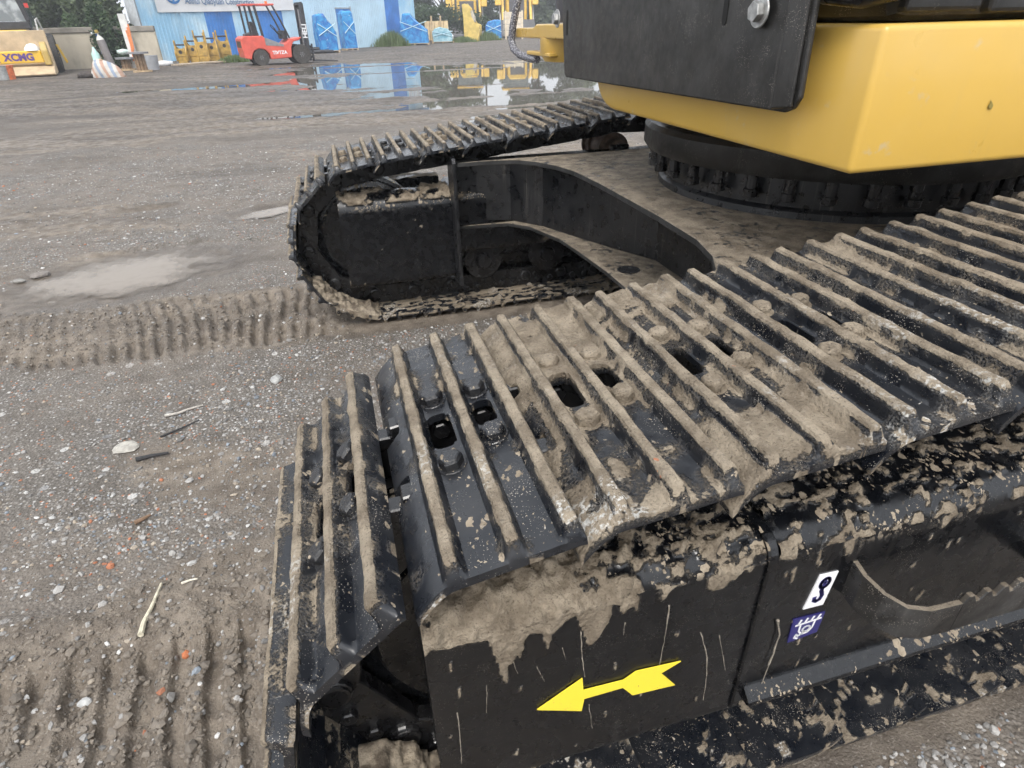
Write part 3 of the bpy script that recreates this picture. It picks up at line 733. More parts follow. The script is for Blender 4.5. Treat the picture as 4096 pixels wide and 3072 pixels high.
# collar between guard and main frame, bottom flange, cover plate on the roll
b = MB(); pr = rounded([(-.08, .634), (-.257, .640), (-.257, .20), (-.12, .19)], [0, .06, .03, 0], 8)
b.prism([tuple(p) for p in pr], .4945, .5135, 'x'); b.build('frame_collar', M_FRAME, EX, .003)
b = MB(); b.prism([(-.279, .254), (-.279, .246), (-.272, .238), (-.10, .238), (-.10, .252), (-.253, .276)], .514, 2.6, 'x')
o = b.build('frame_flange', M_FRAME, EX, .003)
b = MB(); pr = rounded([(-.150, .6345), (-.2515, .6365), (-.2515, .560)], [0, .052, 0], 9); prr = [(y*.999, z) for y, z in pr]
inner = [(y+.004, z-.004) for y, z in pr][::-1]
b.prism([tuple(p) for p in pr]+inner, .285, .478, 'x'); 
# lower decals and the step
M_DRIP = plain('pale_drip', (.25, .22, .18), .75, 0, .4, 120)
def decal_mat(name, c):
    t = NT(name); k = t.map(t.noise(55, 6, .7), .60, .70, 0., .55); k2 = t.math('LESS_THAN', t.voro(170), t.map(t.noise(18, 2), .45, .75, 0., .22))
    col = t.mix(k, c, tuple(x*.55+.05 for x in c)); col = t.mix(t.math('MULTIPLY', k2, .8), col, (.25, .21, .16)); return t.set(col, t.map(t.noise(30, 3), .3, .7, .3, .5))
def px_poly(pts, Y): return [(atY(x, y, Y)[0], atY(x, y, Y)[2]) for x, y in pts]
M_ARROW = decal_mat('yellow_decal', (.84, .66, .05))
M_WHITE = decal_mat('white_decal', (.80, .80, .82))
M_NAVY = decal_mat('navy_decal', (.024, .022, .13))
ar = px_poly([(1160, 1533), (1258, 1465), (1260, 1491), (1347, 1469), (1374, 1450), (1471, 1428), (1428, 1454), (1458, 1479), (1366, 1501), (1345, 1485), (1262, 1509), (1256, 1535)], -.2526)
MB().prism(ar, -.2535, -.2515, 'y').build('arrow_decal', M_ARROW, gA)
for k, (ln, r_) in enumerate((([(1254, 1362), (1259, 1430), (1263, 1462)], 1.), ([(1446, 1308), (1438, 1370), (1424, 1436)], 1.1), ([(1514, 1366), (1528, 1420), (1524, 1480), (1518, 1512)], 1.3), ([(1554, 1372), (1562, 1420), (1566, 1448)], .8), ([(988, 1540), (994, 1600), (998, 1650)], 1.1), ([(1272, 1522), (1280, 1573)], .8), ([(1106, 1420), (1118, 1455)], .7), ([(1052, 1480), (1050, 1540)], .7), ([(1215, 1400), (1221, 1425)], .7), ([(1350, 1345), (1346, 1372)], .8), ([(1160, 1440), (1176, 1472)], .6))):
    q_ = resample(ln, 14); dp = [tuple(atY(x+2.2*(float(vn(y*.09, k))-.5), y, -.2508)) for x, y in q_]
    MB().tube(dp, [0.0010*r_*(.35+1.1*float(vn(q*.9, k*3.1)))*(1-.5*q/13) for q in range(14)], 6).build('mud_drip', M_DRIP, gA)
dp = [tuple(atY(x+2*(float(vn(y*.09, 55))-.5), y, -.2575)) for x, y in resample([(1681, 1340), (1684, 1372), (1671, 1410), (1648, 1470), (1631, 1510)], 18)]
MB().tube(dp, [.0024*(.4+float(vn(q*.8, 91)))*(1-.6*q/17) for q in range(18)], 6).build('mud_drip', M_DRIP, gB)
def strokes(b, lines, Y, w):
    for ln in lines:
        for (p, q) in zip(ln[:-1], ln[1:]):
            p = np.array(p); q = np.array(q); d = (q-p)/(np.linalg.norm(q-p)+1e-9); n = np.array([-d[1], d[0]])*w/2; e = d*w*.25
            b.prism([tuple(p-e-n), tuple(q+e-n), tuple(q+e+n), tuple(p-e+n)], Y-.0004, Y, 'y')
def decal(name, corners, mats, sym, Y):
    q = px_poly(corners, Y); b = MB(); b.prism(q, Y-.001, Y+.001, 'y'); b.cur = 1
    tl, tr, br, bl = [np.array(p) for p in q]
    def uv(u, v): return tuple((tl*(1-u)+tr*u)*(1-v)+(bl*(1-u)+br*u)*v)
    sym(b, uv, Y-.0013); return b.build(name, mats, gB)
def hook(b, uv, Y):
    c = [uv(.5+.20*math.cos(k)*1.1, .27+.14*math.sin(k)) for k in np.linspace(0, 2*math.pi, 22)]
    strokes(b, [c], Y, .0065)
    strokes(b, [[uv(.5, .36), uv(.5, .26)]], Y, .007); b.prism([uv(.5, .16), uv(.36, .27), uv(.64, .27)], Y-.0004, Y, 'y')
    strokes(b, [[uv(.5, .41), uv(.5, .50)], [uv(.5, .50), uv(.58, .57), uv(.66, .66), uv(.62, .77), uv(.48, .81), uv(.34, .77), uv(.30, .68)]], Y, .008)
decal('hoist_decal', [(1771, 1242), (1811, 1233), (1777, 1305), (1734, 1316)], [M_WHITE, M_NAVY], hook, -.2532)
def tie(b, uv, Y):
    strokes(b, [[uv(.12, .30), uv(.92, .24)]]+[[uv(.2+.2*k, .28-.02*k), uv(.26+.2*k, .10-.02*k)] for k in range(4)], Y, .0040)
    strokes(b, [[uv(.28, .32), uv(.28, .6), uv(.4, .78), uv(.6, .78), uv(.72, .6), uv(.74, .3)], [uv(.52+.12*math.cos(k), .58+.12*math.sin(k)) for k in np.linspace(0, 6.283, 12)],
                [uv(.5, .7), uv(.3, .82), uv(.22, .72), uv(.18, .85), uv(.30, .93)]], Y, .0038)
decal('lashing_decal', [(1714, 1338), (1782, 1321), (1764, 1364), (1700, 1388)], [M_NAVY, M_WHITE], tie, -.2532)
M_STEP = black_paint('step_paint', (.008, .008, .008), .32, .9, .5, streak=.4, film=1.2)
# boarding step: curved strap and serrated tread
b = MB(); plan = [(.668, -.25), (.672, -.275), (.690, -.305), (.722, -.328), (.765, -.337), (.83, -.338)]
zt = [.548, .535, .518, .500, .489, .486]; zb = [.470, .458, .444, .430, .420, .416]
for k in range(len(plan)-1):
    (x0, y0), (x1, y1) = plan[k], plan[k+1]; d = np.array([x1-x0, y1-y0]); d /= np.linalg.norm(d); n = np.array([-d[1], d[0]])*.009
    b.add([(x0, y0, zb[k]), (x1, y1, zb[k+1]), (x1, y1, zt[k+1]), (x0, y0, zt[k]), (x0+n[0], y0+n[1], zb[k]), (x1+n[0], y1+n[1], zb[k+1]), (x1+n[0], y1+n[1], zt[k+1]), (x0+n[0], y0+n[1], zt[k])],
          [(0, 1, 2, 3), (7, 6, 5, 4), (3, 2, 6, 7), (0, 4, 5, 1), (0, 3, 7, 4), (1, 5, 6, 2)])
b.build('step_strap', M_STEP, EX, 0)
b = MB(); teeth = [(.83, .416)]; x = .83
while x < 1.72: teeth += [(x, .484), (x+.010, .500), (x+.020, .500), (x+.028, .484)]; x += .036
teeth += [(1.73, .484), (1.73, .416)]
b.prism(teeth[::-1], -.338, -.328, 'y'); b.build('step_tread', M_STEP, EX, .0015)
MB().box((1.1, -.33, .42), (1.13, -.25, .46)).box((1.6, -.33, .42), (1.63, -.25, .46)).build('step_bracket', M_FRAME, EX, .003)

# idlers, rollers, sprockets
def wheel(name, c, prof, mat, n=40): 
    return MB().lathe(prof, c, 'y', n).build(name, mat, EX, smooth=True)
for side, yc in (('near', 0.), ('far', GAUGE)):
    lp = LOOPS[side]
    wheel('idler_wheel', (IDX[side], yc, .407), [(.03, -.085), (.225, -.085), (.235, -.07), (.262, -.062), (.268, -.05), (.268, -.048), (.285, -.044), (.285, .044), (.268, .048), (.268, .05), (.262, .062), (.235, .07), (.225, .085), (.03, .085)], M_FRAME)
    wheel('sprocket', (3.45, yc, .43), [(.05, -.12), (.2, -.12), (.22, -.05), (.275, -.03), (.275, .03), (.22, .05), (.2, .12), (.05, .12)], M_FRAME)
    for x in (.62, .98, 1.34, 1.70, 2.06, 2.42, 2.78):
        wheel('track_roller', (x, yc, .232), [(.035, -.20), (.045, -.17), (.10, -.165), (.10, -.135), (.082, -.13), (.082, -.055), (.07, -.05), (.07, .05), (.082, .055), (.082, .13), (.10, .135), (.10, .165), (.045, .17), (.035, .2)], M_LINK, 24)
    for x in (1.36, 2.5):
        wheel('carrier_roller', (x, yc, (lp.at(lp.s0+x*1.006)[1]+.068)-.117-.072), [(.03, -.19), (.06, -.185), (.062, -.13), (.085, -.125), (.085, -.11), (.072, -.105), (.072, -.06), (.06, -.055), (.06, .055), (.072, .06), (.072, .105), (.085, .11), (.085, .125), (.04, .13)], M_RUST, 24)
        MB().box((x-.05, yc-.30+.09, .60), (x+.05, yc-.185, (lp.at(lp.s0+x*1.006)[1]+.068)-.15)).build('roller_bracket', M_LINK, EX, .006)
# mud heaped inside the shoes of both idlers
def mud_heap(name, cx, yc, a0, a1, R, wy, seed, ny=26, amp=.035):
    an = np.linspace(a0, a1, 70); yy = np.linspace(-wy, wy, ny); A, Y = np.meshgrid(an, yy, indexing='ij')
    n = fbm(A*14+seed, Y*30, 0, 4, seed); e = np.minimum(sst(0, .12, (A-a0)), sst(0, .12, a1-A))*sst(0, .25, 1-np.abs(Y)/wy)
    r = R-amp*(.35+1.3*n)*e+.008
    P = np.stack([cx[0]+r*np.cos(A), yc+Y, cx[1]+r*np.sin(A)], -1).reshape(-1, 3)
    idx = np.arange(70*ny).reshape(70, ny); F = np.stack([idx[:-1, :-1], idx[:-1, 1:], idx[1:, 1:], idx[1:, :-1]], -1).reshape(-1, 4)
    mesh_np(name, P, F, M_MUDSOLID, EX)
mud_heap('mud_cake', (.048, .407), GAUGE-.21, math.radians(205), math.radians(268), .356, .085, 4)
mud_heap('mud_cake', (.108, .407), -.20, math.radians(212), math.radians(275), .356, .09, 14, amp=.06)
mud_heap('mud_cake', (.108, .407), .20, math.radians(200), math.radians(275), .356, .09, 24)
# flange plate where the leg meets the far frame
MB().prism([(GAUGE-.345, .17), (GAUGE-.20, .15), (GAUGE-.20, .80), (GAUGE-.33, .792), (GAUGE-.345, .77)], .456, .474, 'x').build('joint_plate', M_WEB, EX, .003)

# car body: top plate, lower plate, web
RC = np.array([1.72, 1.2257])
half = [(.47, 1.22), (.474, .862), (.60, .856), (.70, .845), (.76, .82), (.82, .755), (.878, .64), (.912, .50), (.924, .24)]
def full_outline(h):      # h: (x, distance from the middle line) along the front edge from the far end to the middle
    f = [(x, RC[1]+d) for x, d in h]; g = [(x, RC[1]-d) for x, d in h[::-1]]
    fr = f+g; bk = [(2*RC[0]-x, y) for x, y in fr[::-1]]; return fr+bk
def plate(name, outline, z0, z1, mat, holes=()):
    b = MB(); b.prism(outline, z0, z1, 'z'); return b.build(name, mat, EX, .003)
plate('car_body_top', full_outline([(x, d) for x, d in half if d < 1.0 or True][1:]), .757, .780, M_DECK)
low = [(.474, .98), (.60, .97), (.735, .955), (.82, .86), (.895, .62), (.915, .40), (.93, .15)]
plate('car_body_bottom', full_outline(low), .432, .452, M_DECK)
b = MB(); wp = [(.474, 1.06), (.60, 1.04), (.76, .985), (.88, .83), (.97, .62), (1.06, .42), (1.17, .20)]
wall = [(x, RC[1]+d) for x, d in wp]+[(x, RC[1]-d) for x, d in wp[::-1]]
wall = wall+[(2*RC[0]-x, y) for x, y in wall[::-1]]
b.prism(wall, .4525, .7565, 'z'); b.build('car_body_web', M_WEB, EX, .004)
MB().lathe([(.047, .4522), (.047, .4535), (.03, .4535), (.03, .4528)], (1.02, 1.36, 0), 'z', 24).build('drain_hole', M_LINK, EX)
# slewing ring with its bolts
b = MB(); b.lathe([(.60, .780), (.598, .80), (.585, .812), (.582, .93)], (RC[0], RC[1], 0), 'z', 96); b.build('ring_base', M_WEB, EX, smooth=True)
b = MB(); b.lathe([(.60, .905), (.655, .908), (.668, .925), (.668, .985), (.655, 1.0), (.60, 1.0)], (RC[0], RC[1], 0), 'z', 96); b.build('slewing_ring', M_PLATE, EX, smooth=True)
rb = None
for k in range(34):
    an = 2*math.pi*k/34; p = (RC[0]+.622*math.cos(an), RC[1]+.622*math.sin(an), 0)
    M = Matrix.Translation(p)@Matrix.Rotation(an, 4, 'Z')
    if rb is None:
        b = MB(); b.lathe([(.021, .838), (.0235, .840), (.0235, .862), (.0185, .864), (.0185, .909)], (0, 0, 0), 'z', 12)
        rb = b.build('ring_bolt', M_LINK, EX, smooth=False); rb.matrix_local = M
    else: inst(rb, 'ring_bolt', M, EX)

# upper structure: yellow frame, black guard plate, black side panels, house above
XF = .932
prof = [(.244, 1.05)]+[tuple(p) for p in rounded([(1.0, 1.040), (1.60, 1.052), (1.60, 1.30)], [0, .19, 0], 10)][1:]+[(1.60, 1.313), (.244, 1.313)]
b = MB(); b.prism(prof, XF, 3.3, 'x'); b.build('upper_frame', M_YEL, EX, .014, seg=3, smooth=True)
MB().lathe([(.60, 1.0), (.60, 1.06)], (RC[0], RC[1], 0), 'z', 64).build('swing_floor', M_PLATE, EX)
# guard plate with slots, folded right edge
gx = .868
gy = [(.356, 1.185), (.372, 1.162), (.398, 1.153), (1.74, 1.137), (1.757, 1.15), (1.80, 1.40), (1.80, 1.85), (.39, 1.85)]
b = MB(); b.prism(gy, gx, gx+.012, 'x'); gp = b.build('guard_plate', M_PLATE, EX, .004, seg=2)
bm = bmesh.new()
for (y, z, hw, hl) in ((.667, 1.352, .0095, .040), (1.735, 1.322, .008, .042)):
    sl_ = MB(); sl_.prism([(y+hw*math.cos(a), z+(hl-hw if math.sin(a) > 0 else -hl+hw)+hw*math.sin(a)) for a in np.linspace(0, 2*math.pi, 20, endpoint=False)], gx-.0015, gx+.0005, 'x')
    sl_.build('guard_slot', plain('slot_dark', (.004, .004, .004), .9), gp)
b = MB(); b.prism([(.368, 1.165), (.432, 1.157), (.436, 1.85), (.392, 1.85)], gx-.010, gx-.0005, 'x'); b.build('guard_fold', M_PLATE, gp, .004, seg=2)
for (y, z) in ((.520, 1.338), (1.845, 1.337)):
    b = MB(); b.lathe([(.030, gx-.014), (.032, gx-.013), (.032, gx-.0095), (.012, gx-.0095)] if y < 1 else [(.030, gx-.004), (.032, gx-.003), (.032, gx), (.012, gx)], (0, y, z), 'x', 28)
    d = -.014 if y < 1 else -.004
    b.prism([(y+.0205*math.cos(k*math.pi/3+.3), z+.0205*math.sin(k*math.pi/3+.3)) for k in range(6)], gx+d-.015, gx+d, 'x'); b.build('guard_bolt', M_STEEL, gp, .002, seg=2)
# black panels and pipe above the yellow frame
MB().box((.985, .262, 1.330), (1.158, .30, 1.62)).build('rubber_flap', M_PLATE, EX, .008, seg=2)
MB().box((1.176, .258, 1.326), (1.9, .30, 1.62)).build('rubber_flap', M_PLATE, EX, .008, seg=2)
MB().box((.975, .275, 1.316), (3.3, 2.1, 2.45)).build('house_side', M_PLATE, EX, .03, seg=2)
b = MB(); pts = [(.905, .50, 1.47), (.90, .44, 1.40), (.905, .38, 1.371), (.92, .30, 1.363), (.95, .262, 1.372), (.975, .255, 1.40), (.98, .255, 1.5)]
b.tube(pts, .026, 14); b.build('rubber_pipe', M_LINK, EX, smooth=True)
# yellow bracket with braided hose at the far side of the guard
M_YEL2 = yellow_paint('yellow_bracket_paint', (.56, .36, .08), .1)
b = MB(); b.prism([(1.75, 1.262), (2.76, 1.258), (2.79, 1.262), (2.79, 1.298), (2.74, 1.302), (2.45, 1.304), (2.40, 1.318), (1.75, 1.320)], .955, 1.10, 'x'); b.build('bracket_arm', M_YEL2, EX, .006, seg=2)
b = MB(); b.lathe([(.05, 1.155), (.13, 1.165), (.15, 1.20), (.15, 1.262)], (1.10, 2.30, 0), 'z', 28); b.build('bracket_hub', M_YEL2, EX, smooth=True)
MB().box((.955, 2.2, 1.186), (1.05, 2.56, 1.203)).build('bracket_lug', M_YEL2, EX, .004)
b = MB(); b.lathe([(.10, 1.322), (.105, 1.34), (.105, 1.62), (.09, 1.63)], (1.08, 2.16, 0), 'z', 28); b.build('swing_cylinder', plain('dark_grey_paint', (.06, .06, .068), .35), EX, smooth=True)
def hose_mat():
    t = NT('braided_hose'); v = t.voro(150); n = t.noise(240, 3)
    t.bump(v, .8, .006); return t.set(t.mix(t.map(v, .15, .5), (.62, .62, .64), (.10, .10, .12)), .6)
hp = [atY(1122, -40, 2.70), atY(1119, 0, 2.70), atY(1113, 30, 2.72), atY(1107, 62, 2.74), atY(1105, 88, 2.75), atY(1110, 106, 2.72), atY(1124, 119, 2.65), atY(1145, 126, 2.55), atY(1160, 128, 2.45)]
b = MB(); b.tube([tuple(p) for p in hp], .0185, 16); b.build('braided_hose', hose_mat(), EX, smooth=True)

# a dry leaf stuck to the yellow panel
lf = [atY(2140, 222, .2405), atY(2146, 228, .2400), atY(2141, 237, .2402), atY(2135, 231, .2405), atY(2141, 216, .2405)]
lv = [tuple(p) for p in lf]+[(p[0], p[1]+.0015, p[2]) for p in lf]
tag(MB().add(lv, [(0, 1, 2, 3), (8, 7, 6, 5), (0, 4, 1), (5, 6, 9)]).build('dry_leaf', plain('olive_leaf', (.22, .17, .04), .7)), 'tiny dried leaf stuck on the yellow panel', 'leaf')
# ------------------------------------------------------------------ background of the yard
WL = G(329, 136)[:2]; WR = G(816, 100.5)[:2]
WD = (WR-WL)/np.linalg.norm(WR-WL); WN = np.array([WD[1], -WD[0]])        # WN points to the yard
WLEN = float(np.linalg.norm(WR-WL)); WANG = math.atan2(WD[1], WD[0])
def wall_s(px, py=80):
    d = ray(px, py); o = CAM; n = WN
    t = ((WL-o[:2])@n)/(d[:2]@n); p = o+d*t; return float((p[:2]-WL)@WD), float(p[2])
BM = Matrix.Translation((WL[0], WL[1], 0))@Matrix.Rotation(WANG, 4, 'Z')      # building frame: x along wall, -y to the yard
BL = tag(empty('metal_shed', (WL[0], WL[1], 0), WANG), 'long shed with light blue corrugated metal wall behind the forklift', 'building')
def sky_wall_mat():
    t = NT('painted_light_blue_wall'); n = t.noise(.5, 4, .55)
    c = t.mix(t.map(n, .40, .62), (.33, .60, .82), (.58, .77, .89))
    c = t.mix(t.map(t.noise(3, 5), .60, .75), c, (.48, .64, .74))
    c = t.mix(t.map(t.noise(1., 5, .6, vec=t.scalev((3, 3, .35))), .52, .72, 0., .45), c, (.30, .42, .50))
    return t.set(c, .45)
M_LBLUE = sky_wall_mat(); M_DBLUE = plain('dark_blue_panel', (.05, .22, .60), .4, 0, .16, 1.2)
M_PALE = plain('pale_blue_panel', (.53, .73, .87), .4, 0, .08, 1)
def panel(s0, s1, z0, z1, mat, name='wall_panel', out=.0, rib=.21):
    b = MB(); n = max(1, round((s1-s0)/rib)); w_ = (s1-s0)/n; pts = []
    for k in range(n):
        a = s0+k*w_; pts += [(a, -out), (a+w_*.12, -out-.022), (a+w_*.30, -out-.022), (a+w_*.42, -out)]
    pts.append((s1, -out)); pts += [(s1, -out+.06), (s0, -out+.06)]
    b.prism(pts, z0, z1, 'z'); return b.build(name, mat, BL)
edges = [(337, 'l'), (455, 'l'), (511, 'd'), (565, 'l'), (617, 'd'), (682, 'p'), (731, 'p'), (760, 'p'), (807, 'p'), (834, 'p'), (876, 'd'), (905, 'l')]
xs_ = [0.]+[max(.0, min(WLEN+3, wall_s(p, 95)[0])) for p, _ in edges[1:]]
segs = []
cols_ = {'l': M_LBLUE, 'd': M_DBLUE, 'p': M_PALE}
kinds = ['l', 'l', 'd', 'l', 'd', 'p', 'p', 'p', 'p', 'd', 'l']
bnds = [0., wall_s(400, 80)[0], wall_s(453, 80)[0], wall_s(512, 80)[0], wall_s(566, 80)[0], wall_s(618, 80)[0], wall_s(735, 80)[0], wall_s(775, 80)[0], wall_s(810, 80)[0], wall_s(838, 80)[0], wall_s(868, 80)[0], wall_s(872, 80)[0]]
bnds[-1] = bnds[-2]+2.2
for a, b_, k in zip(bnds[:-1], bnds[1:], kinds): panel(a, b_-.012, .0, 4.6, cols_[k])
SEND = bnds[-1]
MB().prism([(.0, .062), (SEND, .062), (SEND, 6), (9., 6)], 0, 4.55, 'z').build('shed_body', M_PALE, BL)
MB().prism([(-.3, -.4), (SEND+.3, -.4), (SEND+.3, 6.2), (9., 6.2)], 4.62, 4.80, 'z').build('roof', plain('blue_roof', (.09, .26, .5), .45), BL)
MB().box((-.16, -.10, 0), (-.125, .5, 4.55)).build('corner_post', plain('white_post', (.66, .70, .74), .5), BL)
MB().box((-.10, -.06, 0), (-.02, -.001, 4.55)).build('corner_trim', plain('grey_trim', (.3, .33, .36), .5), BL)
# door with frame and handle
s0, s1 = wall_s(735, 95)[0], wall_s(764, 95)[0]
d_ = MB().box((s0, -.06, .05), (s1, -.025, 2.28)).build('door', M_DBLUE, BL, .006)
MB().box((s1+.002, -.09, .0), (s1+.10, -.024, 2.42)).box((s0-.08, -.075, 2.285), (s1+.001, -.024, 2.36)).build('door_frame', plain('grey_frame', (.38, .42, .46), .4), d_)
MB().box((s1-.28, -.13, 1.02), (s1-.06, -.062, 1.10)).build('door_handle', M_STEEL, d_)
for k, z in ((0, 3.0), (1, 3.0), (2, 3.0)):
    sx = SEND-2.0+k*.62
    wn = MB().box((sx, -.05, z), (sx+.5, -.024, z+.75)).build('window', plain('window_white', (.8, .8, .8), .3), BL)
    MB().box((sx+.05, -.056, z+.05), (sx+.24, -.0505, z+.7)).box((sx+.27, -.056, z+.05), (sx+.45, -.0505, z+.7)).build('window_pane', plain('pane', (.55, .6, .65), .1), wn)
# banner with emblem and lettering
def text_mesh(name, body, size, mat, parent, M, align='LEFT', extrude=.002, bold=0.):
    cu = bpy.data.curves.new(name, 'FONT'); cu.body = body; cu.size = size; cu.align_x = align; cu.extrude = extrude; cu.offset = bold; cu.resolution_u = 3
    tmp = bpy.data.objects.new(name, cu); COL.objects.link(tmp)
    dg = bpy.context.evaluated_depsgraph_get(); me = bpy.data.meshes.new_from_object(tmp.evaluated_get(dg))
    bpy.data.objects.remove(tmp); me.materials.clear(); me.materials.append(mat)
    o = bpy.data.objects.new(name, me); link(o, parent); o.matrix_local = M; return o
UPR = Matrix.Rotation(math.pi/2, 4, 'X')
sa, za = wall_s(338, 27); sb, zb_ = wall_s(632, 18)
BN = tag(empty('banner', tuple(BM@Vector((sa, -.10, za))), WANG), 'white banner with blue lettering hung along the shed wall', 'banner')
t = NT('banner_cloth'); t.bump(t.noise(2.5, 3), .25, .05); M_BAN = t.set(t.mix(t.map(t.noise(1.2, 3), .3, .7), (.76, .77, .78), (.84, .84, .84)), .6)
gx_ = np.linspace(0, sb-sa, 60); gz_ = np.linspace(0, 1.25, 12); X, Z = np.meshgrid(gx_, gz_, indexing='ij')
Yw = .02*np.sin(X*5+2*Z)+.02*(fbm(X*1.5, Z*2, 0, 3, 71)-.5)
V = np.stack([X, Yw, Z+(zb_-za)*X/(sb-sa)*.6], -1).reshape(-1, 3); idx = np.arange(60*12).reshape(60, 12)
Fb = np.stack([idx[:-1, :-1], idx[1:, :-1], idx[1:, 1:], idx[:-1, 1:]], -1).reshape(-1, 4)
n_ = len(V); Vb = V+np.array([0, .012, 0])
mesh_np('banner_sheet', np.vstack([V, Vb]), np.vstack([Fb, Fb[:, ::-1]+n_]), M_BAN, BN)
M_TXT = plain('banner_blue_grey', (.16, .24, .38), .6); M_BLU = plain('emblem_blue', (.06, .25, .6), .5); M_RED = plain('emblem_red', (.7, .12, .10), .5)
st_, zt_ = wall_s(730, 0)
s_t = wall_s(396, 8)[0]-sa
text_mesh('banner_lettering', 'Anhui Qiaoyuan Construction', .38, M_TXT, BN, Matrix.Translation((s_t, -.05, wall_s(396, 8)[1]-za))@UPR, bold=.008)
em = wall_s(371, 3); ex, ez = em[0]-sa, em[1]-za+.28
b = MB(); ring = [(ex+.42*math.cos(k), ez+.34*math.sin(k)) for k in np.linspace(2.6, 6.2, 18)]; strk = []
strokes(b, [ring], -.045, .10); strokes(b, [[(ex-.02, ez-.30), (ex-.02, ez+.3)]], -.05, .13); b.cur = 1
b.lathe([(.09, -.055), (.09, -.05)], (ex+.42, 0, ez-.12), 'y', 16); b.build('banner_emblem', [M_BLU, M_RED], BN)

# concrete boundary wall on the left and greenery behind
a_, b_ = G(20, 158), G(272, 149)
CW = tag(empty('boundary_wall', (a_[0], a_[1]+1.2, 0), math.atan2(b_[1]-a_[1], b_[0]-a_[0])), 'stained concrete boundary wall with coping left of the shed', 'wall')
Lw = math.hypot(b_[0]-a_[0], b_[1]-a_[1])
t = NT('stained_concrete'); sv = t.scalev((1.3, 1.3, .6)); c = t.mix(t.map(t.noise(1., 5, .6, vec=sv), .45, .75), (.50, .45, .36), (.28, .25, .20)); t.bump(t.noise(12, 4), .3, .02); M_CONC = t.set(c, .85)
MB().box((-6, 0, 0), (Lw+1.2, .22, 1.30)).build('wall_body', M_CONC, CW, .01)
MB().box((-6, -.05, 1.302), (Lw+1.2, .27, 1.50)).build('coping', plain('coping_concrete', (.24, .22, .19), .85, 0, .3, 2), CW, .02)

def leaf_cloud(name, C, mat, parent, size, seed, flat=0.):
    """C: (n,3) leaf places -> each a small bent leaf of two triangles"""
    g = np.random.default_rng(seed); n = len(C)
    u = g.normal(size=(n, 3)); u[:, 2] *= .6; u /= np.linalg.norm(u, axis=1, keepdims=True)
    v = g.normal(size=(n, 3)); v -= (v*u).sum(1, keepdims=True)*u; v /= np.linalg.norm(v, axis=1, keepdims=True)
    s = size*g.uniform(.55, 1.3, n)[:, None]; nrm = np.cross(u, v)*s*.18
    V = np.stack([C-u*s*.6, C+v*s*.32+nrm, C+u*s*.6, C-v*s*.32+nrm], 1).reshape(-1, 3)
    F = np.arange(4*n).reshape(n, 4)
    F3 = np.concatenate([F[:, [0, 1, 2]], F[:, [0, 2, 3]]])
    tone = np.repeat(g.random(n), 4)
    return mesh_np(name, V, F3, mat, parent, smooth=False, attrs={'tone': tone})
def leaf_mat(name, a, b, c):
    t = NT(name); k = t.attr('tone'); col = t.mix(t.map(k, 0, 1, smooth=False), a, b); col = t.mix(t.map(t.noise(1.4, 2), .5, .7), col, c)
    t.set(col, .55, 0., .3)
    tr = t.n('ShaderNodeBsdfTranslucent'); t.put(col, tr.inputs[0]); ms = t.n('ShaderNodeMixShader'); ms.inputs[0].default_value = .28
    t.l(t.b.outputs[0], ms.inputs[1]); t.l(tr.outputs[0], ms.inputs[2]); t.l(ms.outputs[0], t.out.inputs[0]); return t.m
M_LEAF = leaf_mat('leaf_green', (.045, .085, .035), (.11, .165, .075), (.085, .15, .055))
M_LEAF2 = leaf_mat('leaf_dark_green', (.03, .06, .028), (.08, .12, .055), (.055, .10, .045))
M_LEAF3 = leaf_mat('grass_green', (.10, .15, .05), (.20, .26, .11), (.14, .20, .08))
M_LEAF4 = leaf_mat('far_leaf_green', (.075, .105, .055), (.15, .19, .105), (.13, .17, .085))  # leaf green made paler, the haze of distance put into the colour
M_LEAF5 = leaf_mat('hazed_leaf_olive', (.065, .09, .05), (.125, .155, .085), (.10, .13, .06))  # olive leaves lightened the same way to imitate haze
M_BARK = plain('bark', (.10, .075, .055), .85, 0, .3, 8, .5)
def crown_pts(clumps, n, g):
    w_ = np.array([c[3]*c[4]*c[5] for c in clumps]); w_ = w_/w_.sum(); k = g.choice(len(clumps), n, p=w_)
    Cc = np.array(clumps, float)[k]; d = g.normal(size=(n, 3)); d /= np.linalg.norm(d, axis=1, keepdims=True)
    r = g.random(n)**.45; p = Cc[:, :3]+d*r[:, None]*Cc[:, 3:6]
    return p
def tree(name, base, H, rad, label, n=5200, leaf=.2, seed=1, mat=M_LEAF, z0=.25, group=None):
    g = np.random.default_rng(seed); T = tag(empty(name, tuple(base)), label, 'tree', group)
    b = MB(); tr_ = .035*H/2+.05; top = (g.normal(0, .2), g.normal(0, .2), H*.75)
    b.tube([(0, 0, -.1), (.05, .03, H*.25), (top[0]*.5, top[1]*.5, H*.5), top], [tr_, tr_*.8, tr_*.55, tr_*.2], 9)
    cl = []
    for k in range(15):
        an = k*2.4+g.uniform(-.4, .4); zz = H*(z0+(.98-z0)*g.random()); rr = rad*math.sqrt(max(.05, 1-abs((zz/H-.55)/.5)**2))*g.uniform(.35, .9)
        c = np.array([math.cos(an)*rr, math.sin(an)*rr, zz]); s = rad*g.uniform(.28, .48)
        cl.append((*c, s, s, s*.75)); b.tube([(0, 0, max(.3, zz*.6)), tuple(c*np.array([.5, .5, 1])+np.array([0, 0, -.25*s])), tuple(c)], [tr_*.35, tr_*.2, tr_*.07], 5)
    b.build('trunk', M_BARK, T, smooth=True)
    P = crown_pts(cl, n, g); P[:, 2] = np.maximum(P[:, 2], .1)
    leaf_cloud('crown', P, mat, T, leaf, seed+1); return T
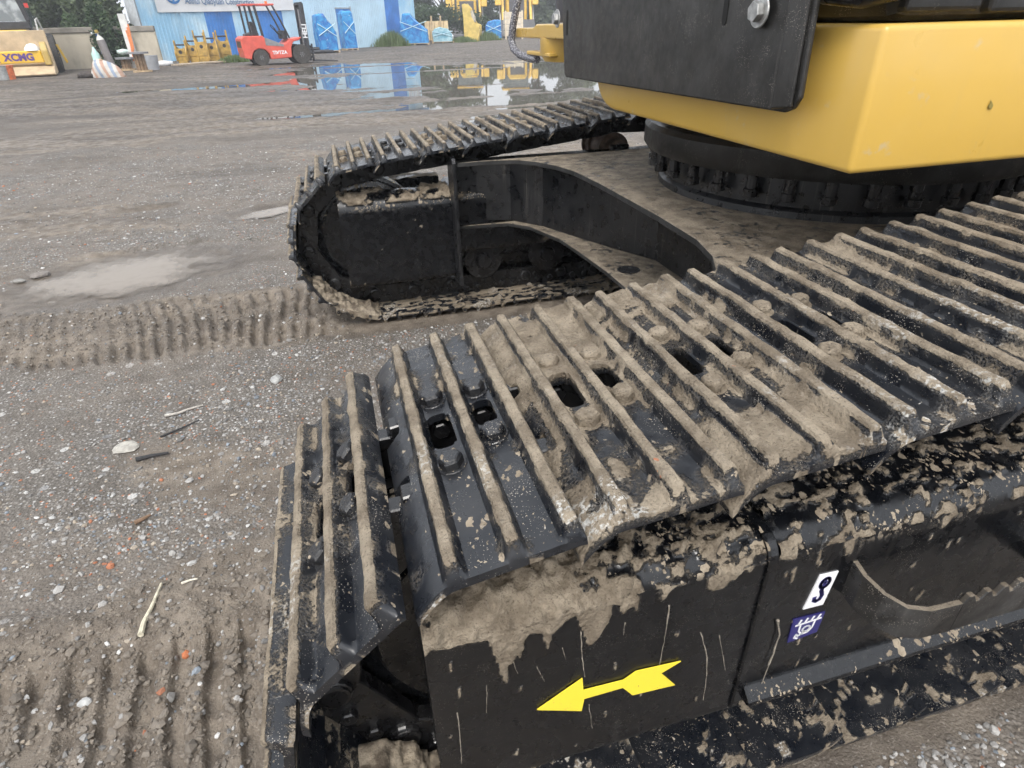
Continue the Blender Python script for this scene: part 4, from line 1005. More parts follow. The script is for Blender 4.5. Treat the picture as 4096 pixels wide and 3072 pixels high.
def bush(name, base, rx, ry, h, label, n=2500, leaf=.12, seed=1, mat=M_LEAF, cat='bush', group=None):
    g = np.random.default_rng(seed); T = tag(empty(name, tuple(base)), label, cat, group)
    cl = [(g.uniform(-.75, .75)*rx, g.uniform(-.7, .7)*ry, h*g.uniform(.15, .75), rx*.38, ry*.4, h*.28) for _ in range(11)]
    P = crown_pts(cl, n, g); P[:, 2] = np.clip(P[:, 2], .02, None)
    b = MB()
    for k in range(5): b.tube([(0, 0, -.05), (cl[k][0]*.5, cl[k][1]*.5, h*.3), cl[k][:3]], [.03, .022, .01], 5)
    b.build('stem', M_BARK, T); leaf_cloud('foliage', P, mat, T, leaf, seed+1); return T
tp = [((92, 140), 5.2, 2.0, 3.2, 'leafy green tree behind the loader cab'), ((140, 140), 6.4, 2.2, 3.6, 'tall green tree leaning over the middle of the boundary wall'), ((195, 142), 6.0, 2.1, 2.8, 'broad green tree over the right half of the boundary wall'), ((248, 143), 6.2, 1.9, 2.6, 'dark green tree pressed against the shed corner')]
for k, ((px, py), H, rad, dy, lab) in enumerate(tp):
    p = G(px, py); tree('broadleaf_tree', (p[0], p[1]+dy, 0), H, rad, lab, 7000, .24, 50+k, (M_LEAF4, M_LEAF4, M_LEAF4, M_LEAF5)[k], .10, 'trees behind the boundary wall')
p = G(212, 140); bush('ivy_shrub', (p[0], p[1]+.2, 0), 1.1, .5, 2.4, 'shrub hanging over the wall beside the gas cylinder', 2600, .16, 70, M_LEAF)
p = G(258, 147); bush('ivy_shrub', (p[0], p[1], 0), .75, .6, 2.6, 'dark shrub growing up at the shed corner', 2600, .16, 71, M_LEAF2)
p = G(132, 149); bush('creeper_patch', (p[0], p[1]-.2, 0), 1.3, .5, .62, 'low heap of green creeper at the foot of the wall', 2200, .13, 72, M_LEAF2)

# ---- forklift
def car_paint(name, c, rough=.35): return plain(name, c, rough, 0, .12, 4)
M_RED2 = car_paint('forklift_red', (.62, .105, .075)); M_DK = plain('dark_metal', (.035, .035, .04), .45, 0, .3, 8); M_TYRE = plain('rubber', (.055, .05, .046), .8, 0, .4, 20, .4)
M_GREY = plain('grey_metal', (.22, .22, .23), .5, 0, .2, 8)
def wheel_part(parent, x, y, r, w_, rim=.55, rimmat=M_GREY, name='wheel'):
    wv = MB(); wv.lathe([(r*rim, -w_/2), (r*.94, -w_/2), (r, -w_*.32), (r, w_*.32), (r*.94, w_/2), (r*rim, w_/2)], (0, 0, 0), 'y', 28)
    o = wv.build(name, M_TYRE, parent, smooth=True); o.location = (x, y, r)
    b = MB(); b.lathe([(.03, -w_*.50), (r*.30, -w_*.48), (r*.34, -w_*.30), (r*rim*1.02, -w_*.34), (r*rim*1.02, w_*.34), (.03, w_*.40)], (0, 0, 0), 'y', 20)
    for k in range(6): b.cyl((r*.2*math.cos(k*1.047), -w_*.52, r*.2*math.sin(k*1.047)), (r*.2*math.cos(k*1.047), -w_*.46, r*.2*math.sin(k*1.047)), .022, 6)
    b.build('rim', rimmat, o, smooth=True); return o
p = G(562, 142)
FK = tag(empty('forklift', (p[0]+.0, p[1]+.2, 0), math.radians(16)), 'red forklift with black mast parked in front of the blue shed', 'forklift')
for yy in (-.45, .45): wheel_part(FK, 0., yy, .30, .22); wheel_part(FK, 1.62, yy, .36, .26)
body = [(-.62, .30), (-.66, .55), (-.66, .98), (-.52, 1.06), (.20, 1.06), (.24, .98), (.92, .72), (1.05, .78), (1.22, .92), (1.72, .98), (1.60, .86), (1.36, .82), (1.24, .62), (1.20, .26), (.36, .22), (.34, .40), (.22, .56), (0, .62), (-.22, .56), (-.34, .38), (-.38, .24)]
MB().prism(body, -.56, .56, 'y').build('body', M_RED2, FK, .03, seg=2)
MB().box((-.668, -.40, .66), (-.655, .40, .88)).build('grille', M_DK, FK)
MB().prism([(-.40, 1.061), (.12, 1.061), (.12, 1.16), (.05, 1.20), (-.05, 1.55), (-.15, 1.55), (-.1, 1.2), (-.40, 1.12)], -.28, .28, 'y').build('seat', M_DK, FK, .02)
MB().prism([(.25, 1.0), (.95, .73), (.95, .66), (.25, .72)], -.571, .571, 'y').build('side_panel', M_GREY, FK, .004)
for yy in (-.48, .48):
    MB().tube([(-.22, yy, 1.05), (-.26, yy, 2.08)], .04, 8).build('guard_pillar', M_DK, FK)
    MB().tube([(.22, yy, 1.02), (.10, yy, 2.09)], .05, 8).build('guard_pillar', M_DK, FK)
    MB().tube([(1.25, yy, .95), (1.02, yy, 1.55), (.78, yy, 2.10)], .035, 8).build('guard_pillar', M_DK, FK)
b = MB(); b.box((-.34, -.52, 2.08), (.86, -.44, 2.14)); b.box((-.34, .44, 2.08), (.86, .52, 2.14)); b.box((-.34, -.44, 2.08), (-.26, .44, 2.14)); b.box((.78, -.44, 2.08), (.86, .44, 2.14))
b.build('overhead_guard', M_RED2, FK, .01)
for k in range(6): MB().box((-.16+k*.15, -.44, 2.09), (-.12+k*.15, .44, 2.13)).build('guard_slat', M_RED2, FK)
b = MB(); b.tube([(1.05, 0, .95), (.80, 0, 1.30)], .035, 8); b.build('steering_column', M_DK, FK)
b = MB(); b.tube([(.78+.17*math.sin(.5)*math.cos(k), .17*math.sin(k), 1.32+.17*math.cos(.9)*math.cos(k)*-1) for k in np.linspace(0, 6.283, 17)], .016, 6); b.build('steering_wheel', M_DK, FK)
MB().box((1.02, -.40, .92), (1.20, .40, 1.22)).build('dashboard', M_DK, FK, .02)
for yy in (-.40, -.28, .28, .40):
    MB().box((1.88 if abs(yy) > .3 else 1.93, yy-.045, .12), (2.02 if abs(yy) > .3 else 2.06, yy+.045, 2.15)).build('mast_rail', M_DK, FK, .008)
for z in (.35, 1.2, 2.10): MB().box((1.90, -.44, z), (2.0, .44, z+.09)).build('mast_crossbar', M_DK, FK, .006)
for yy in (-.18, .18): MB().cyl((1.96, yy, .2), (1.96, yy, 1.95), .035, 10).build('lift_cylinder', M_GREY, FK)
MB().box((2.07, -.50, .20), (2.12, .50, .28)).box((2.07, -.50, .58), (2.12, .50, .66)).build('fork_carriage', M_DK, FK)
for yy in (-.3, .3): MB().prism([(2.125, .08), (3.15, .05), (3.15, .075), (2.17, .12), (2.17, .72), (2.125, .72)], yy-.055, yy+.055, 'y').build('fork_tine', M_DK, FK)
M_LET = plain('white_lettering', (.75, .76, .78), .5)
text_mesh('mast_lettering', 'HELI', .26, M_LET, FK, Matrix.Translation((1.99, -.448, .92))@UPR@Matrix.Rotation(math.radians(88), 4, 'Z'), bold=.008)
text_mesh('side_lettering', 'TIVTZA', .17, M_LET, FK, Matrix.Translation((.46, -.563, .40))@UPR, bold=.006)
MB().cyl((.60, -.40, 2.14), (.60, -.40, 2.22), .05, 10).build('beacon', plain('amber', (.8, .2, .04), .3), FK)

# ---- hydraulic breaker brackets in a row
M_BRK = plain('dirty_yellow', (.44, .28, .065), .6, 0, .3, 5, .2)
spots = [(398, 139, .92, 'leftmost'), (424, 137.5, 1.08, 'second from the left'), (443, 137, 1.28, 'tallest, in the middle'), (463, 135.5, 1.18, 'second from the right'), (490, 133.5, 1.26, 'rightmost, nearest the forklift')]
for k, (px, py, H, wh) in enumerate(spots):
    p = G(px, py); B = tag(empty('breaker_bracket', (p[0], p[1]+.15, 0), math.radians(8+6*k)), 'yellow breaker bracket with two ears, '+wh+' in the row', 'bracket', 'breaker brackets along the shed wall')
    for yy in (-.22, .22):
        e = [(-.18, .12), (.18, .12), (.22, .5*H), (.17, .72*H), (.12, .80*H), (.07, H), (.0, H*1.02), (-.05, H*.97), (-.03, .76*H), (-.20, .5*H)]
        q = MB(); q.prism([(yy+x*.0+0, z) for x, z in e][:0] or [(x, z) for x, z in e], yy-.03, yy+.03, 'y'); q.build('side_plate', M_BRK, B, .012)
        hb = MB(); hb.lathe([(.065, yy-.034), (.065, yy+.034)], (.02, 0, .62*H), 'y', 14); hb.build('pin_boss', M_DK, B)
    MB().box((-.15, -.19, .0), (.15, .19, .30)).build('base_block', M_BRK, B, .02)
    for x in (-.17, .13):
        MB().prism([(-.19, .302), (.19, .302), (.19, .74*H), (.12, .66*H), (-.12, .66*H), (-.19, .74*H)], x, x+.04, 'x').build('front_plate', M_BRK, B, .01)
        hx = x-.004 if x < 0 else x+.036
        MB().lathe([(.01, hx), (.075, hx), (.075, hx+.008), (.01, hx+.008)], (0, 0, .52*H), 'x', 16).build('plate_opening', M_DK, B)
    MB().tube([(.02, -.26, .82*H), (.02, .26, .82*H)], .035, 10).build('pin', M_DK, B)
    B.rotation_euler[2] += math.radians(75)
p = G(432, 139); tag(MB().box((-1.2, -.35, .0), (1.2, .35, .06)).box((-1.1, -.3, -.1), (-1, .3, .0)).build('wooden_board', plain('old_wood', (.38, .31, .23), .8, 0, .25, 10), None, .005, M=Matrix.Translation((p[0], p[1]-.1, .02))@Matrix.Rotation(.9, 4, 'Z')), 'pale wooden board lying under the breaker brackets', 'board')
p = G(356, 143); tag(mesh_np('white_sack', (ICO_V*np.array([.42, .25, .14])+np.array([p[0], p[1], .1])), ICO_F, plain('white_sack', (.72, .73, .74), .7)), 'white sack lying at the foot of the shed wall', 'sack')

# ---- wrapped pallets
def wrap_mat(name, a, b):
    t = NT(name); n = t.noise(2.6, 5, .6, dist=1.2); c = t.mix(t.map(n, .35, .65), a, b); c = t.mix(t.map(t.noise(5, 4, dist=2.), .66, .74), c, (.55, .72, .82)); t.bump(t.noise(9, 5, dist=1.), .7, .06); return t.set(c, .22)
M_WRAP = wrap_mat('blue_wrap', (.02, .13, .44), (.05, .33, .66)); M_WRAPT = wrap_mat('teal_wrap', (.16, .36, .46), (.42, .62, .68)); M_WOOD = plain('pallet_wood', (.45, .33, .2), .8, 0, .2, 10); M_STRAP = plain('pale_strap', (.5, .72, .82), .4)
def pallet(base, rz, w_, d, prof, label, name='wrapped_pallet', group='goods wrapped in blue plastic', mat=M_WRAP):
    P = tag(empty(name, (base[0], base[1], 0), rz), label, 'pallet', group)
    for k in range(3): MB().box((-w_/2+k*(w_-.1)/2, -d/2, 0), (-w_/2+k*(w_-.1)/2+.1, d/2, .09)).build('pallet_block', M_WOOD, P)
    MB().box((-w_/2, -d/2, .092), (w_/2, d/2, .125)).build('pallet_deck', M_WOOD, P)
    q = resample(prof, 60); g = np.random.default_rng(int(abs(base[0])*100)); ys = np.linspace(-d/2+.03, d/2-.03, 16)
    K, Yg = np.meshgrid(np.arange(60), ys, indexing='ij'); px_, pz_ = q[K, 0], q[K, 1]
    cx, cz = np.mean(prof, axis=0); nn = 1+.05*(fbm(px_*4, Yg*4, pz_*4, 4, 5)-.5)*2*sst(.12, .3, pz_)
    e = 1-.05*sst(.8, 1., np.abs(Yg)/(d/2)); V = np.stack([cx+(px_-cx)*nn*e, Yg, .127+(pz_-.12)*nn*np.where(pz_ > .5, e, 1)], -1).reshape(-1, 3)
    idx = np.arange(960).reshape(60, 16); F = np.stack([idx[:-1, :-1], idx[:-1, 1:], idx[1:, 1:], idx[1:, :-1]], -1).reshape(-1, 4)
    o = mesh_np('wrapping', V, F, mat, P)
    for yy, i0 in ((0, 0), (15, 0)):
        me = MB(); me.add([tuple(V[i*16+yy]) for i in range(60)], [tuple(range(60))]); me.build('wrap_end', mat, P)
    zt = max(z for _, z in prof)
    for (z0, z1) in ((.45*zt, .75*zt), (.75*zt, .42*zt)):
        MB().tube([(-w_/2+.06, -d/2+.0, z0), (0, -d/2-.01, (z0+z1)/2), (w_/2-.06, -d/2, z1)], .022, 5).build('strap', M_STRAP, P)
    return P
r0 = WANG
p = G(709, 114); pallet((p[0], p[1]), r0-.62, 1.15, 1.0, [(-.55, .12), (-.57, 1.2), (-.50, 1.86), (-.1, 1.95), (.20, 1.55), (.52, 1.0), (.53, .12)], 'tall blue wrapped pallet, the wider of two before the shed door')
p = G(757, 109); pallet((p[0], p[1]), r0-.62, .80, .9, [(-.38, .12), (-.40, 1.95), (-.3, 2.08), (.26, 2.06), (.34, 1.4), (.38, .12)], 'tall narrow blue wrapped pallet standing right of the shed door')
p = G(900, 97.5); pallet((p[0], p[1]+.5, 0), -.22, 2.05, 1.2, [(-.98, .12), (-1.02, 1.1), (-.86, 1.55), (-.72, 1.98), (-.25, 2.0), (.25, 1.45), (.95, .95), (1.0, .12)], 'large blue wrapped pallet with sloping top right of the shed')
p = G(958, 93.5); pallet((p[0], p[1]+.3), -.1, 1.7, 1.0, [(-.75, .12), (-.8, .7), (-.6, .98), (-.2, 1.08), (.4, .98), (.75, .6), (.75, .12)], 'low pallet wrapped in pale teal plastic', mat=M_WRAPT)
p = G(1070, 87); pallet((p[0], p[1]+.5), -.2, 1.4, 1.1, [(-.65, .12), (-.7, 1.0), (-.5, 1.35), (.1, 1.5), (.6, 1.45), (.65, .12)], 'blue wrapped pallet left of the wooden crate')
p = G(974, 90); tag(MB().lathe([(.14, 0), (.17, .05), (.17, .45), (.10, .52), (.06, .6)], (p[0], p[1]-.4, 0), 'z', 16).build('white_canister', plain('white_plastic', (.75, .75, .74), .4), smooth=True), 'white plastic canister standing beside the teal pallet', 'canister')
p = G(685, 116); tag(MB().tube([(p[0]-.6, p[1], .08), (p[0]+.4, p[1]+.2, .1), (p[0]+.9, p[1]-.1, .08)], .09, 8).build('black_pipe', M_DK, smooth=True), 'black pipe lying between forklift and wrapped pallets', 'pipe')
for k, (dx, dz) in enumerate(((0, .07), (.15, .2), (-.2, .2))):
    tag(MB().tube([(p[0]-.5+dx, p[1]+.25+.2*k, dz+.03), (p[0]+.7+dx, p[1]+.35+.2*k, dz+.05)], .075, 8).build('black_pipe', M_DK, smooth=True), ('short black pipe at the bottom front of the heap', 'short black pipe in the middle of the heap', 'short black pipe at the back of the heap')[k], 'pipe', 'heap of black pipes')
# grass tufts
def tuft(px, py, rx, h, label, seed, n=900, dy=0.):
    g = np.random.default_rng(seed); q = G(px, py); T = tag(empty('grass_tuft', (q[0], q[1]+dy, 0)), label, 'grass', 'grass tufts along the yard edge')
    bx = g.normal(0, rx*.45, n); by = g.normal(0, .25, n); hh = h*g.uniform(.4, 1., n)*np.exp(-(bx/rx)**2*.7); an = g.uniform(0, 6.28, n); le = g.uniform(.05, .22, n)*h
    B0 = np.stack([bx, by, 0*bx], 1); tip = B0+np.stack([np.cos(an)*le, np.sin(an)*le, hh], 1); sd_ = np.stack([-np.sin(an), np.cos(an), 0*an], 1)*.022
    mid = (B0+tip)/2+np.array([0, 0, 1])*hh[:, None]*.12
    V = np.stack([B0-sd_, B0+sd_, mid+sd_*.8, tip, mid-sd_*.8], 1).reshape(-1, 3); k = np.arange(n)[:, None]*5
    F = np.vstack([k+np.array([[0, 1, 2]]), k+np.array([[0, 2, 4]]), k+np.array([[4, 2, 3]])])
    mesh_np('blades', V, F, M_LEAF3, T, smooth=False, attrs={'tone': np.repeat(g.random(n), 5)})['kind'] = 'stuff'
tuft(848, 100, 1.1, 1.1, 'tall grass tuft left of the sloping blue pallet', 81, 1300)
tuft(508, 134, .7, .35, 'short grass tuft behind the forklift', 82, 700)
tuft(1000, 92, 1.2, .5, 'grass tuft left of the yellow breaker frame', 83, 900)
tuft(1055, 88, 1.0, .8, 'grass tuft right of the yellow breaker frame', 84, 900)
# bush, crate, breaker frame, loaders on the right
p = G(935, 90); bush('round_bush', (p[0]+1.5, p[1]+4., 0), 4.6, 2.0, 3.1, 'big round bush behind the pallets right of the shed', 6500, .22, 91, M_LEAF2)
p = G(935, 95); CR_ = tag(empty('wooden_crate', (p[0]+.6, p[1]+1.6, 0), -.1), 'pale yellow slatted crate standing behind the blue pallet', 'crate')
for k in range(5): MB().box((-.85+k*.36, -.4, .2), (-.52+k*.36, .4, 1.5)).build('board', plain('pale_wood', (.62, .46, .26), .75, 0, .15, 6), CR_, .008)
for x in (-.35, .35): MB().box((x-.06, -.47, .15), (x+.06, -.402, 1.85)).build('post', M_WOOD, CR_)
p = G(1085, 86); CR2 = tag(empty('wooden_crate', (p[0]+1.1, p[1]+.3, 0), -.15), 'tall whitish wooden crate beside the yellow bracket', 'crate')
for k in range(4): MB().box((-.8, -.5, .25+k*.46), (.8, .5, .68+k*.46)).build('board', plain('white_wood', (.66, .58, .46), .75, 0, .12, 6), CR2, .01)
for x in (-.72, .0, .72): MB().box((x-.07, -.57, .0), (x+.07, -.502, 2.15)).build('post', plain('white_wood_post', (.7, .6, .45), .75), CR2)
p = G(1022, 89); HB = tag(empty('hydraulic_breaker', (p[0], p[1]+.4, 0), math.radians(-28)), 'big pale yellow breaker frame with open jaw on the right', 'breaker')
M_PY = plain('pale_yellow_paint', (.62, .46, .13), .5, 0, .15, 3)
for yy in (-.38, .38):
    MB().prism([(-.55, .0), (.75, .0), (.78, 1.1), (.72, 1.2), (.45, 1.28), (.15, 1.75), (.02, 2.35), (-.35, 2.70), (-.62, 2.62), (-.55, 1.6)], yy-.045, yy+.045, 'y').build('side_plate', M_PY, HB, .02)
MB().box((-.5, -.33, .1), (-.4, .33, 1.5)).box((-.39, -.33, .1), (.6, .33, .2)).build('cross_plate', M_PY, HB)
b = MB(); b.lathe([(.12, 0), (.24, 0), (.24, .1), (.12, .1), (.12, 0)], (0, 0, 0), 'x', 22); o = b.build('mount_ring', M_PY, HB, smooth=True); o.location = (.70, 0, .62)
MB().box((.60, -.334, .25), (.69, .334, 1.05)).build('front_plate', M_PY, HB)
MB().lathe([(.05, 1.3), (.30, 1.4), (.30, 1.75), (.16, 1.95), (.1, 2.2)], (.1, 0, 0), 'z', 16).build('breaker_head', plain('stone_grey_cloth', (.42, .38, .32), .8, 0, .3, 8), HB, smooth=True)
M_CAB = plain('cab_glass', (.10, .12, .13), .08, 0, .3, 3); M_YBH = plain('loader_yellow', (.66, .42, .07), .45, 0, .15, 3)
def backhoe(px, py, dx, dy, label):
    q = G(px, py); B = tag(empty('backhoe_loader', (q[0]+dx, q[1]+dy, 0), math.radians(-12)), label, 'backhoe loader', 'backhoe loaders parked behind the crates')
    B.scale = (1.3, 1.3, 1.3)
    MB().prism([(-.75, .6), (.75, .6), (.75, 2.5), (.6, 2.75), (-.6, 2.75), (-.75, 2.5)], .0, 1.9, 'y').build('hood', M_YBH, B, .06)
    MB().box((-.55, -.012, 1.0), (.55, -.001, 2.45)).build('grille', plain('grille_grey', (.09, .085, .09), .5), B)
    MB().prism([(-1.0, 1.2), (1.0, 1.2), (1.0, 3.5), (-1.0, 3.5)], 1.92, 3.5, 'y').build('cab', M_CAB, B, .05)
    MB().box((-1.1, 1.85, 3.52), (1.1, 3.6, 3.68)).build('cab_roof', M_YBH, B, .04)
    for s in (-1, 1):
        MB().prism([(-.9, .35), (-.55, .35), (.6, 2.2), (1.7, 2.55), (1.7, 2.85), (.4, 2.65)], s*1.02-.09, s*1.02+.09, 'x').build('loader_arm', M_YBH, B, .03)
        MB().tube([(s*1.2, -.35, .9), (s*1.2, .9, 2.45)], .07, 10).build('lift_cylinder', M_STEEL, B)
        wh = wheel_part(B, s*.95, .6, .48, .38, .55, M_YBH); wh.rotation_euler[2] = math.pi/2
        MB().prism([(-.32, 2.05), (.35, 2.05), (.5, 2.5), (.2, 2.75), (-.2, 2.7)], s*1.35-.22, s*1.35+.22, 'x').build('fender', M_YBH, B, .05)
        MB().lathe([(.28, -1.205), (.28, -1.19)], (0, 0, 0), 'x', 20).build('round_decal', plain('round_decal', (.6, .66, .75), .4), B).location = (s*0+0.05, .55, 2.35)
    MB().prism([(-1.35, .10), (-1.30, .25), (-.80, 1.15), (-.65, 1.15), (-.70, .12)], -1.25, 1.25, 'x').build('bucket', M_DK, B, .02)
backhoe(1014, 83, .3, 2.0, 'yellow backhoe loader behind the breaker frame')
backhoe(1122, 82, .2, 1.5, 'yellow backhoe loader behind the braided hose')
far = [(15, 84, 11, 4.4, 101), (21, 88, 12, 4.6, 102), (27, 84, 10.5, 4.2, 103), (34, 86, 9.5, 4.2, 104), (42, 80, 8, 3.3, 105), (10, 80, 10.5, 4., 106), (50, 80, 8, 3.3, 107)]
for k, (x, y, H, r_, sd_) in enumerate(far):
    tree('row_tree', (x, y, 0), H, r_, ['tall tree just right of the shed behind the bushes', 'tall tree behind the left backhoe loader', 'tall tree between the two backhoe loaders', 'tall tree behind the right backhoe loader', 'tree hidden mostly by the excavator guard plate', 'smaller tree at the shed end', 'tree at the far right behind the excavator'][k], 6000, .5, sd_, M_LEAF4 if k % 2 else M_LEAF5, .03, 'row of trees at the far end of the yard')

# ---- wheel loader at the left edge
p = G(52, 168)
LD = tag(empty('wheel_loader', (p[0]-.1, p[1]+.9, 0), math.radians(14)), 'yellow wheel loader with wide glass cab and bucket at the left edge', 'wheel loader')
M_TAN = plain('worn_tan_paint', (.50, .38, .24), .65, 0, .2, 2.5); M_LY = yellow_paint('loader_beam_yellow', (.75, .47, .04), .15)
MB().prism([(-.85, .08), (-.78, .02), (.55, .05), (.60, .12), (.60, 1.42), (.52, 1.42), (.46, .42), (-.3, .3)], -2.6, .85, 'x').build('bucket', M_TAN, LD, .02)
b = MB(); b.box((-2.6, -.30, .42), (.60, .05, .80)); b.build('bucket_beam', M_LY, LD, .03)
b = MB(); b.prism([(-.34, .34), (.25, .34), (.28, .80), (.2, 1.0), (.0, 1.08), (-.2, 1.0), (-.34, .80)], .602, .80, 'x'); b.build('beam_end', yellow_paint('dirty_beam_end', (.50, .35, .1), .6), LD, .03)
text_mesh('beam_lettering', 'XCMG', .30, plain('purple_lettering', (.10, .05, .22), .5), LD, Matrix.Translation((-.55, -.306, .51))@UPR, bold=.014)
b = MB(); strokes(b, [[(-1.05, .48), (-.82, .76)], [(-.92, .48), (-.72, .48), (-.72, .74)]], -.302, .07); b.build('beam_emblem', plain('purple_emblem', (.10, .05, .22), .5), LD)
MB().prism([(-2.5, 1.45), (.48, 1.45), (.46, 1.70), (-2.5, 1.70)], .95, 1.25, 'y').build('cab_sill', M_DK, LD, .03)
t = NT('windscreen'); M_WS = t.set(t.mix(t.map(t.noise(2.2, 3), .4, .6), (.16, .18, .19), (.42, .45, .46)), .06, 0., .9)
MB().prism([(-2.4, 1.705), (.38, 1.705), (.20, 2.95), (-2.3, 2.95)], 1.0, 1.03, 'y').build('windscreen', M_WS, LD)
MB().prism([(.385, 1.705), (.52, 1.705), (.36, 3.0), (.21, 3.0)], .96, 1.15, 'y').build('cab_pillar', M_DK, LD, .02)
MB().box((-2.45, .9, 2.96), (.42, 2.7, 3.1)).build('cab_roof', M_LY, LD, .03)
MB().prism([(.46, 1.2), (.52, 1.72), (.36, 2.95), (.30, 2.95), (.38, 1.2)], 1.2, 2.6, 'y').build('cab_side', M_CAB, LD)
MB().tube([(-1.7, .97, 2.9), (-.9, .96, 2.35), (-.65, .98, 1.9)], .018, 6).build('wiper', M_DK, LD)
MB().box((.44, .80, 2.30), (.66, .90, 2.66)).build('mirror', M_DK, LD, .02); MB().box((.50, .85, 2.12), (.62, .92, 2.26)).build('tail_lamp', plain('red_lens', (.6, .05, .04), .3), LD)
MB().tube([(.62, 1.05, 1.25), (.66, 1.05, 1.75), (.72, 1.05, 1.8), (.78, 1.4, 1.2)], .03, 7).build('handrail', plain('rail_white', (.6, .6, .58), .4), LD)
wh = wheel_part(LD, .95, 1.7, .66, .52, .5, M_LY, 'wheel'); wh.rotation_euler[2] = math.pi/2; wh.location[0] = .72
wh = wheel_part(LD, -2.4, 1.7, .66, .52, .5, M_LY, 'wheel'); wh.rotation_euler[2] = math.pi/2
MB().box((-2.3, .6, .7), (.35, 3.2, 1.44)).build('chassis', M_LY, LD, .05)
MB().prism([(.98, .95), (1.06, .95), (1.20, .35), (1.14, .30)], 1.5, 1.75, 'y').build('fender_strip', M_LY, LD, .01)
b = MB(); b.lathe([(.24, 0), (.23, .08), (.12, .20), (.03, .22)], (0, 0, 0), 'z', 18); o = b.build('hard_hat', plain('white_helmet', (.8, .8, .79), .3), smooth=True); o.location = LD.matrix_basis@Vector((.35, -.12, .80)); tag(o, 'white helmet lying on the yellow loader beam', 'helmet')
for (px, py, c, lab, cat) in ((11, 173, (.34, .35, .34), 'grey bucket standing before the wheel loader', 'bucket'), (24, 172, (.62, .16, .06), 'orange bucket beside the grey bucket at the left edge', 'bucket')):
    q = G(px, py); o = tag(MB().lathe([(.15, 0), (.19, .40), (.205, .40), (.205, .43), (.17, .43), (.13, .05)], (0, 0, 0), 'z', 20).build('paint_bucket', plain('bucket_'+cat, c, .45, 0, .25, 12), smooth=True), lab, cat); o.location = (q[0], q[1], 0)
# ---- things between loader and shed
p = G(222, 152); GC = tag(empty('gas_cylinder', (p[0]+.25, p[1]+.5, 0), 0), 'grey gas cylinder with pale shoulder leaning by the wall', 'cylinder')
MB().lathe([(.10, 0), (.15, .03), (.15, .95), (.14, 1.05)], (0, 0, 0), 'z', 18).build('body', plain('cylinder_grey', (.22, .2, .2), .5), GC, smooth=True)
MB().lathe([(.14, 1.052), (.09, 1.16), (.035, 1.22), (.035, 1.3)], (0, 0, 0), 'z', 18).build('shoulder', plain('pale_metal', (.55, .55, .5), .4), GC, smooth=True)
MB().box((-.06, -.06, 1.30), (.06, .06, 1.40)).build('valve', plain('brass', (.5, .36, .1), .35, .7), GC, .01)
GC.rotation_euler = (0, -.12, 0)
p = G(214, 150); GB = tag(empty('gas_cylinder', (p[0]+.3, p[1]+.45, 0)), 'slim bright blue gas cylinder beside the grey one', 'cylinder')
MB().lathe([(.06, 0), (.085, .03), (.085, 1.1), (.03, 1.22), (.03, 1.3)], (0, 0, 0), 'z', 14).build('body', plain('cylinder_blue', (.04, .17, .62), .4), GB, smooth=True)
MB().box((-.16, -.04, 1.26), (.04, .04, 1.34)).build('regulator', plain('white_regulator', (.7, .72, .72), .4), GB, .01)
GB.rotation_euler = (0, -.10, 0)
p = G(201, 158); tag(MB().lathe([(.10, 0), (.13, .03), (.13, .62), (.06, .75), (.03, .85)], (p[0]+.25, p[1]+.1, 0), 'z', 14).build('gas_bottle', plain('mint_paint', (.45, .68, .62), .4), smooth=True), 'pale mint gas bottle behind the striped bag', 'gas bottle')
# striped bag: a sagging woven sack
p = G(236, 167); gA_, gB_ = np.meshgrid(np.linspace(0, 2*np.pi, 40), np.linspace(0, 1, 18), indexing='ij')
rr_ = np.sqrt(np.clip(1-gB_**2.2, 0, 1)); shape = 1+.18*(fbm(np.cos(gA_)*2+4, np.sin(gA_)*2, gB_*3, 3, 33)-.5)*2
V = np.stack([.52*rr_*np.cos(gA_)*shape*(1-.15*gB_)-.12*gB_, .34*rr_*np.sin(gA_)*shape, .62*gB_*(1-.35*(np.cos(gA_)*rr_*.5+.5))*shape], -1).reshape(-1, 3)
idx = np.arange(720).reshape(40, 18); F = np.stack([idx[:-1, :-1], idx[1:, :-1], idx[1:, 1:], idx[:-1, 1:]], -1).reshape(-1, 4)
t = NT('striped_weave'); oc = t.n('ShaderNodeTexCoord').outputs['Object']; sx = t.n('ShaderNodeSeparateXYZ'); t.l(oc, sx.inputs[0])
k1 = t.math('MULTIPLY', t.math('ADD', sx.outputs[0], t.math('MULTIPLY', sx.outputs[2], .35)), 5.2); fr_ = t.math('FRACT', k1); od = t.math('FRACT', t.math('MULTIPLY', t.math('FLOOR', k1), .5))
stp = t.mix(t.math('GREATER_THAN', od, .25), (.42, .27, .2), (.25, .30, .38)); M_BAG = t.set(t.mix(t.math('GREATER_THAN', fr_, .5), stp, (.50, .47, .43)), .7); t.bump(t.noise(14, 4), .6, .04)
o = tag(mesh_np('striped_bag', V, F, M_BAG), 'brown and blue striped woven bag on the mud', 'bag'); o.location = (p[0], p[1]+.2, -.01)
p = G(188, 168); tag(mesh_np('dark_lump', ICO_V*np.array([.36, .22, .15])*(1+.2*np.sin(np.arange(12)*5.))[:, None]+np.array([p[0], p[1], .07]), ICO_F, plain('dark_lump_mud', (.06, .05, .045), .8, 0, .3, 9, .5)), 'dark lump of mud left of the striped bag', 'lump')
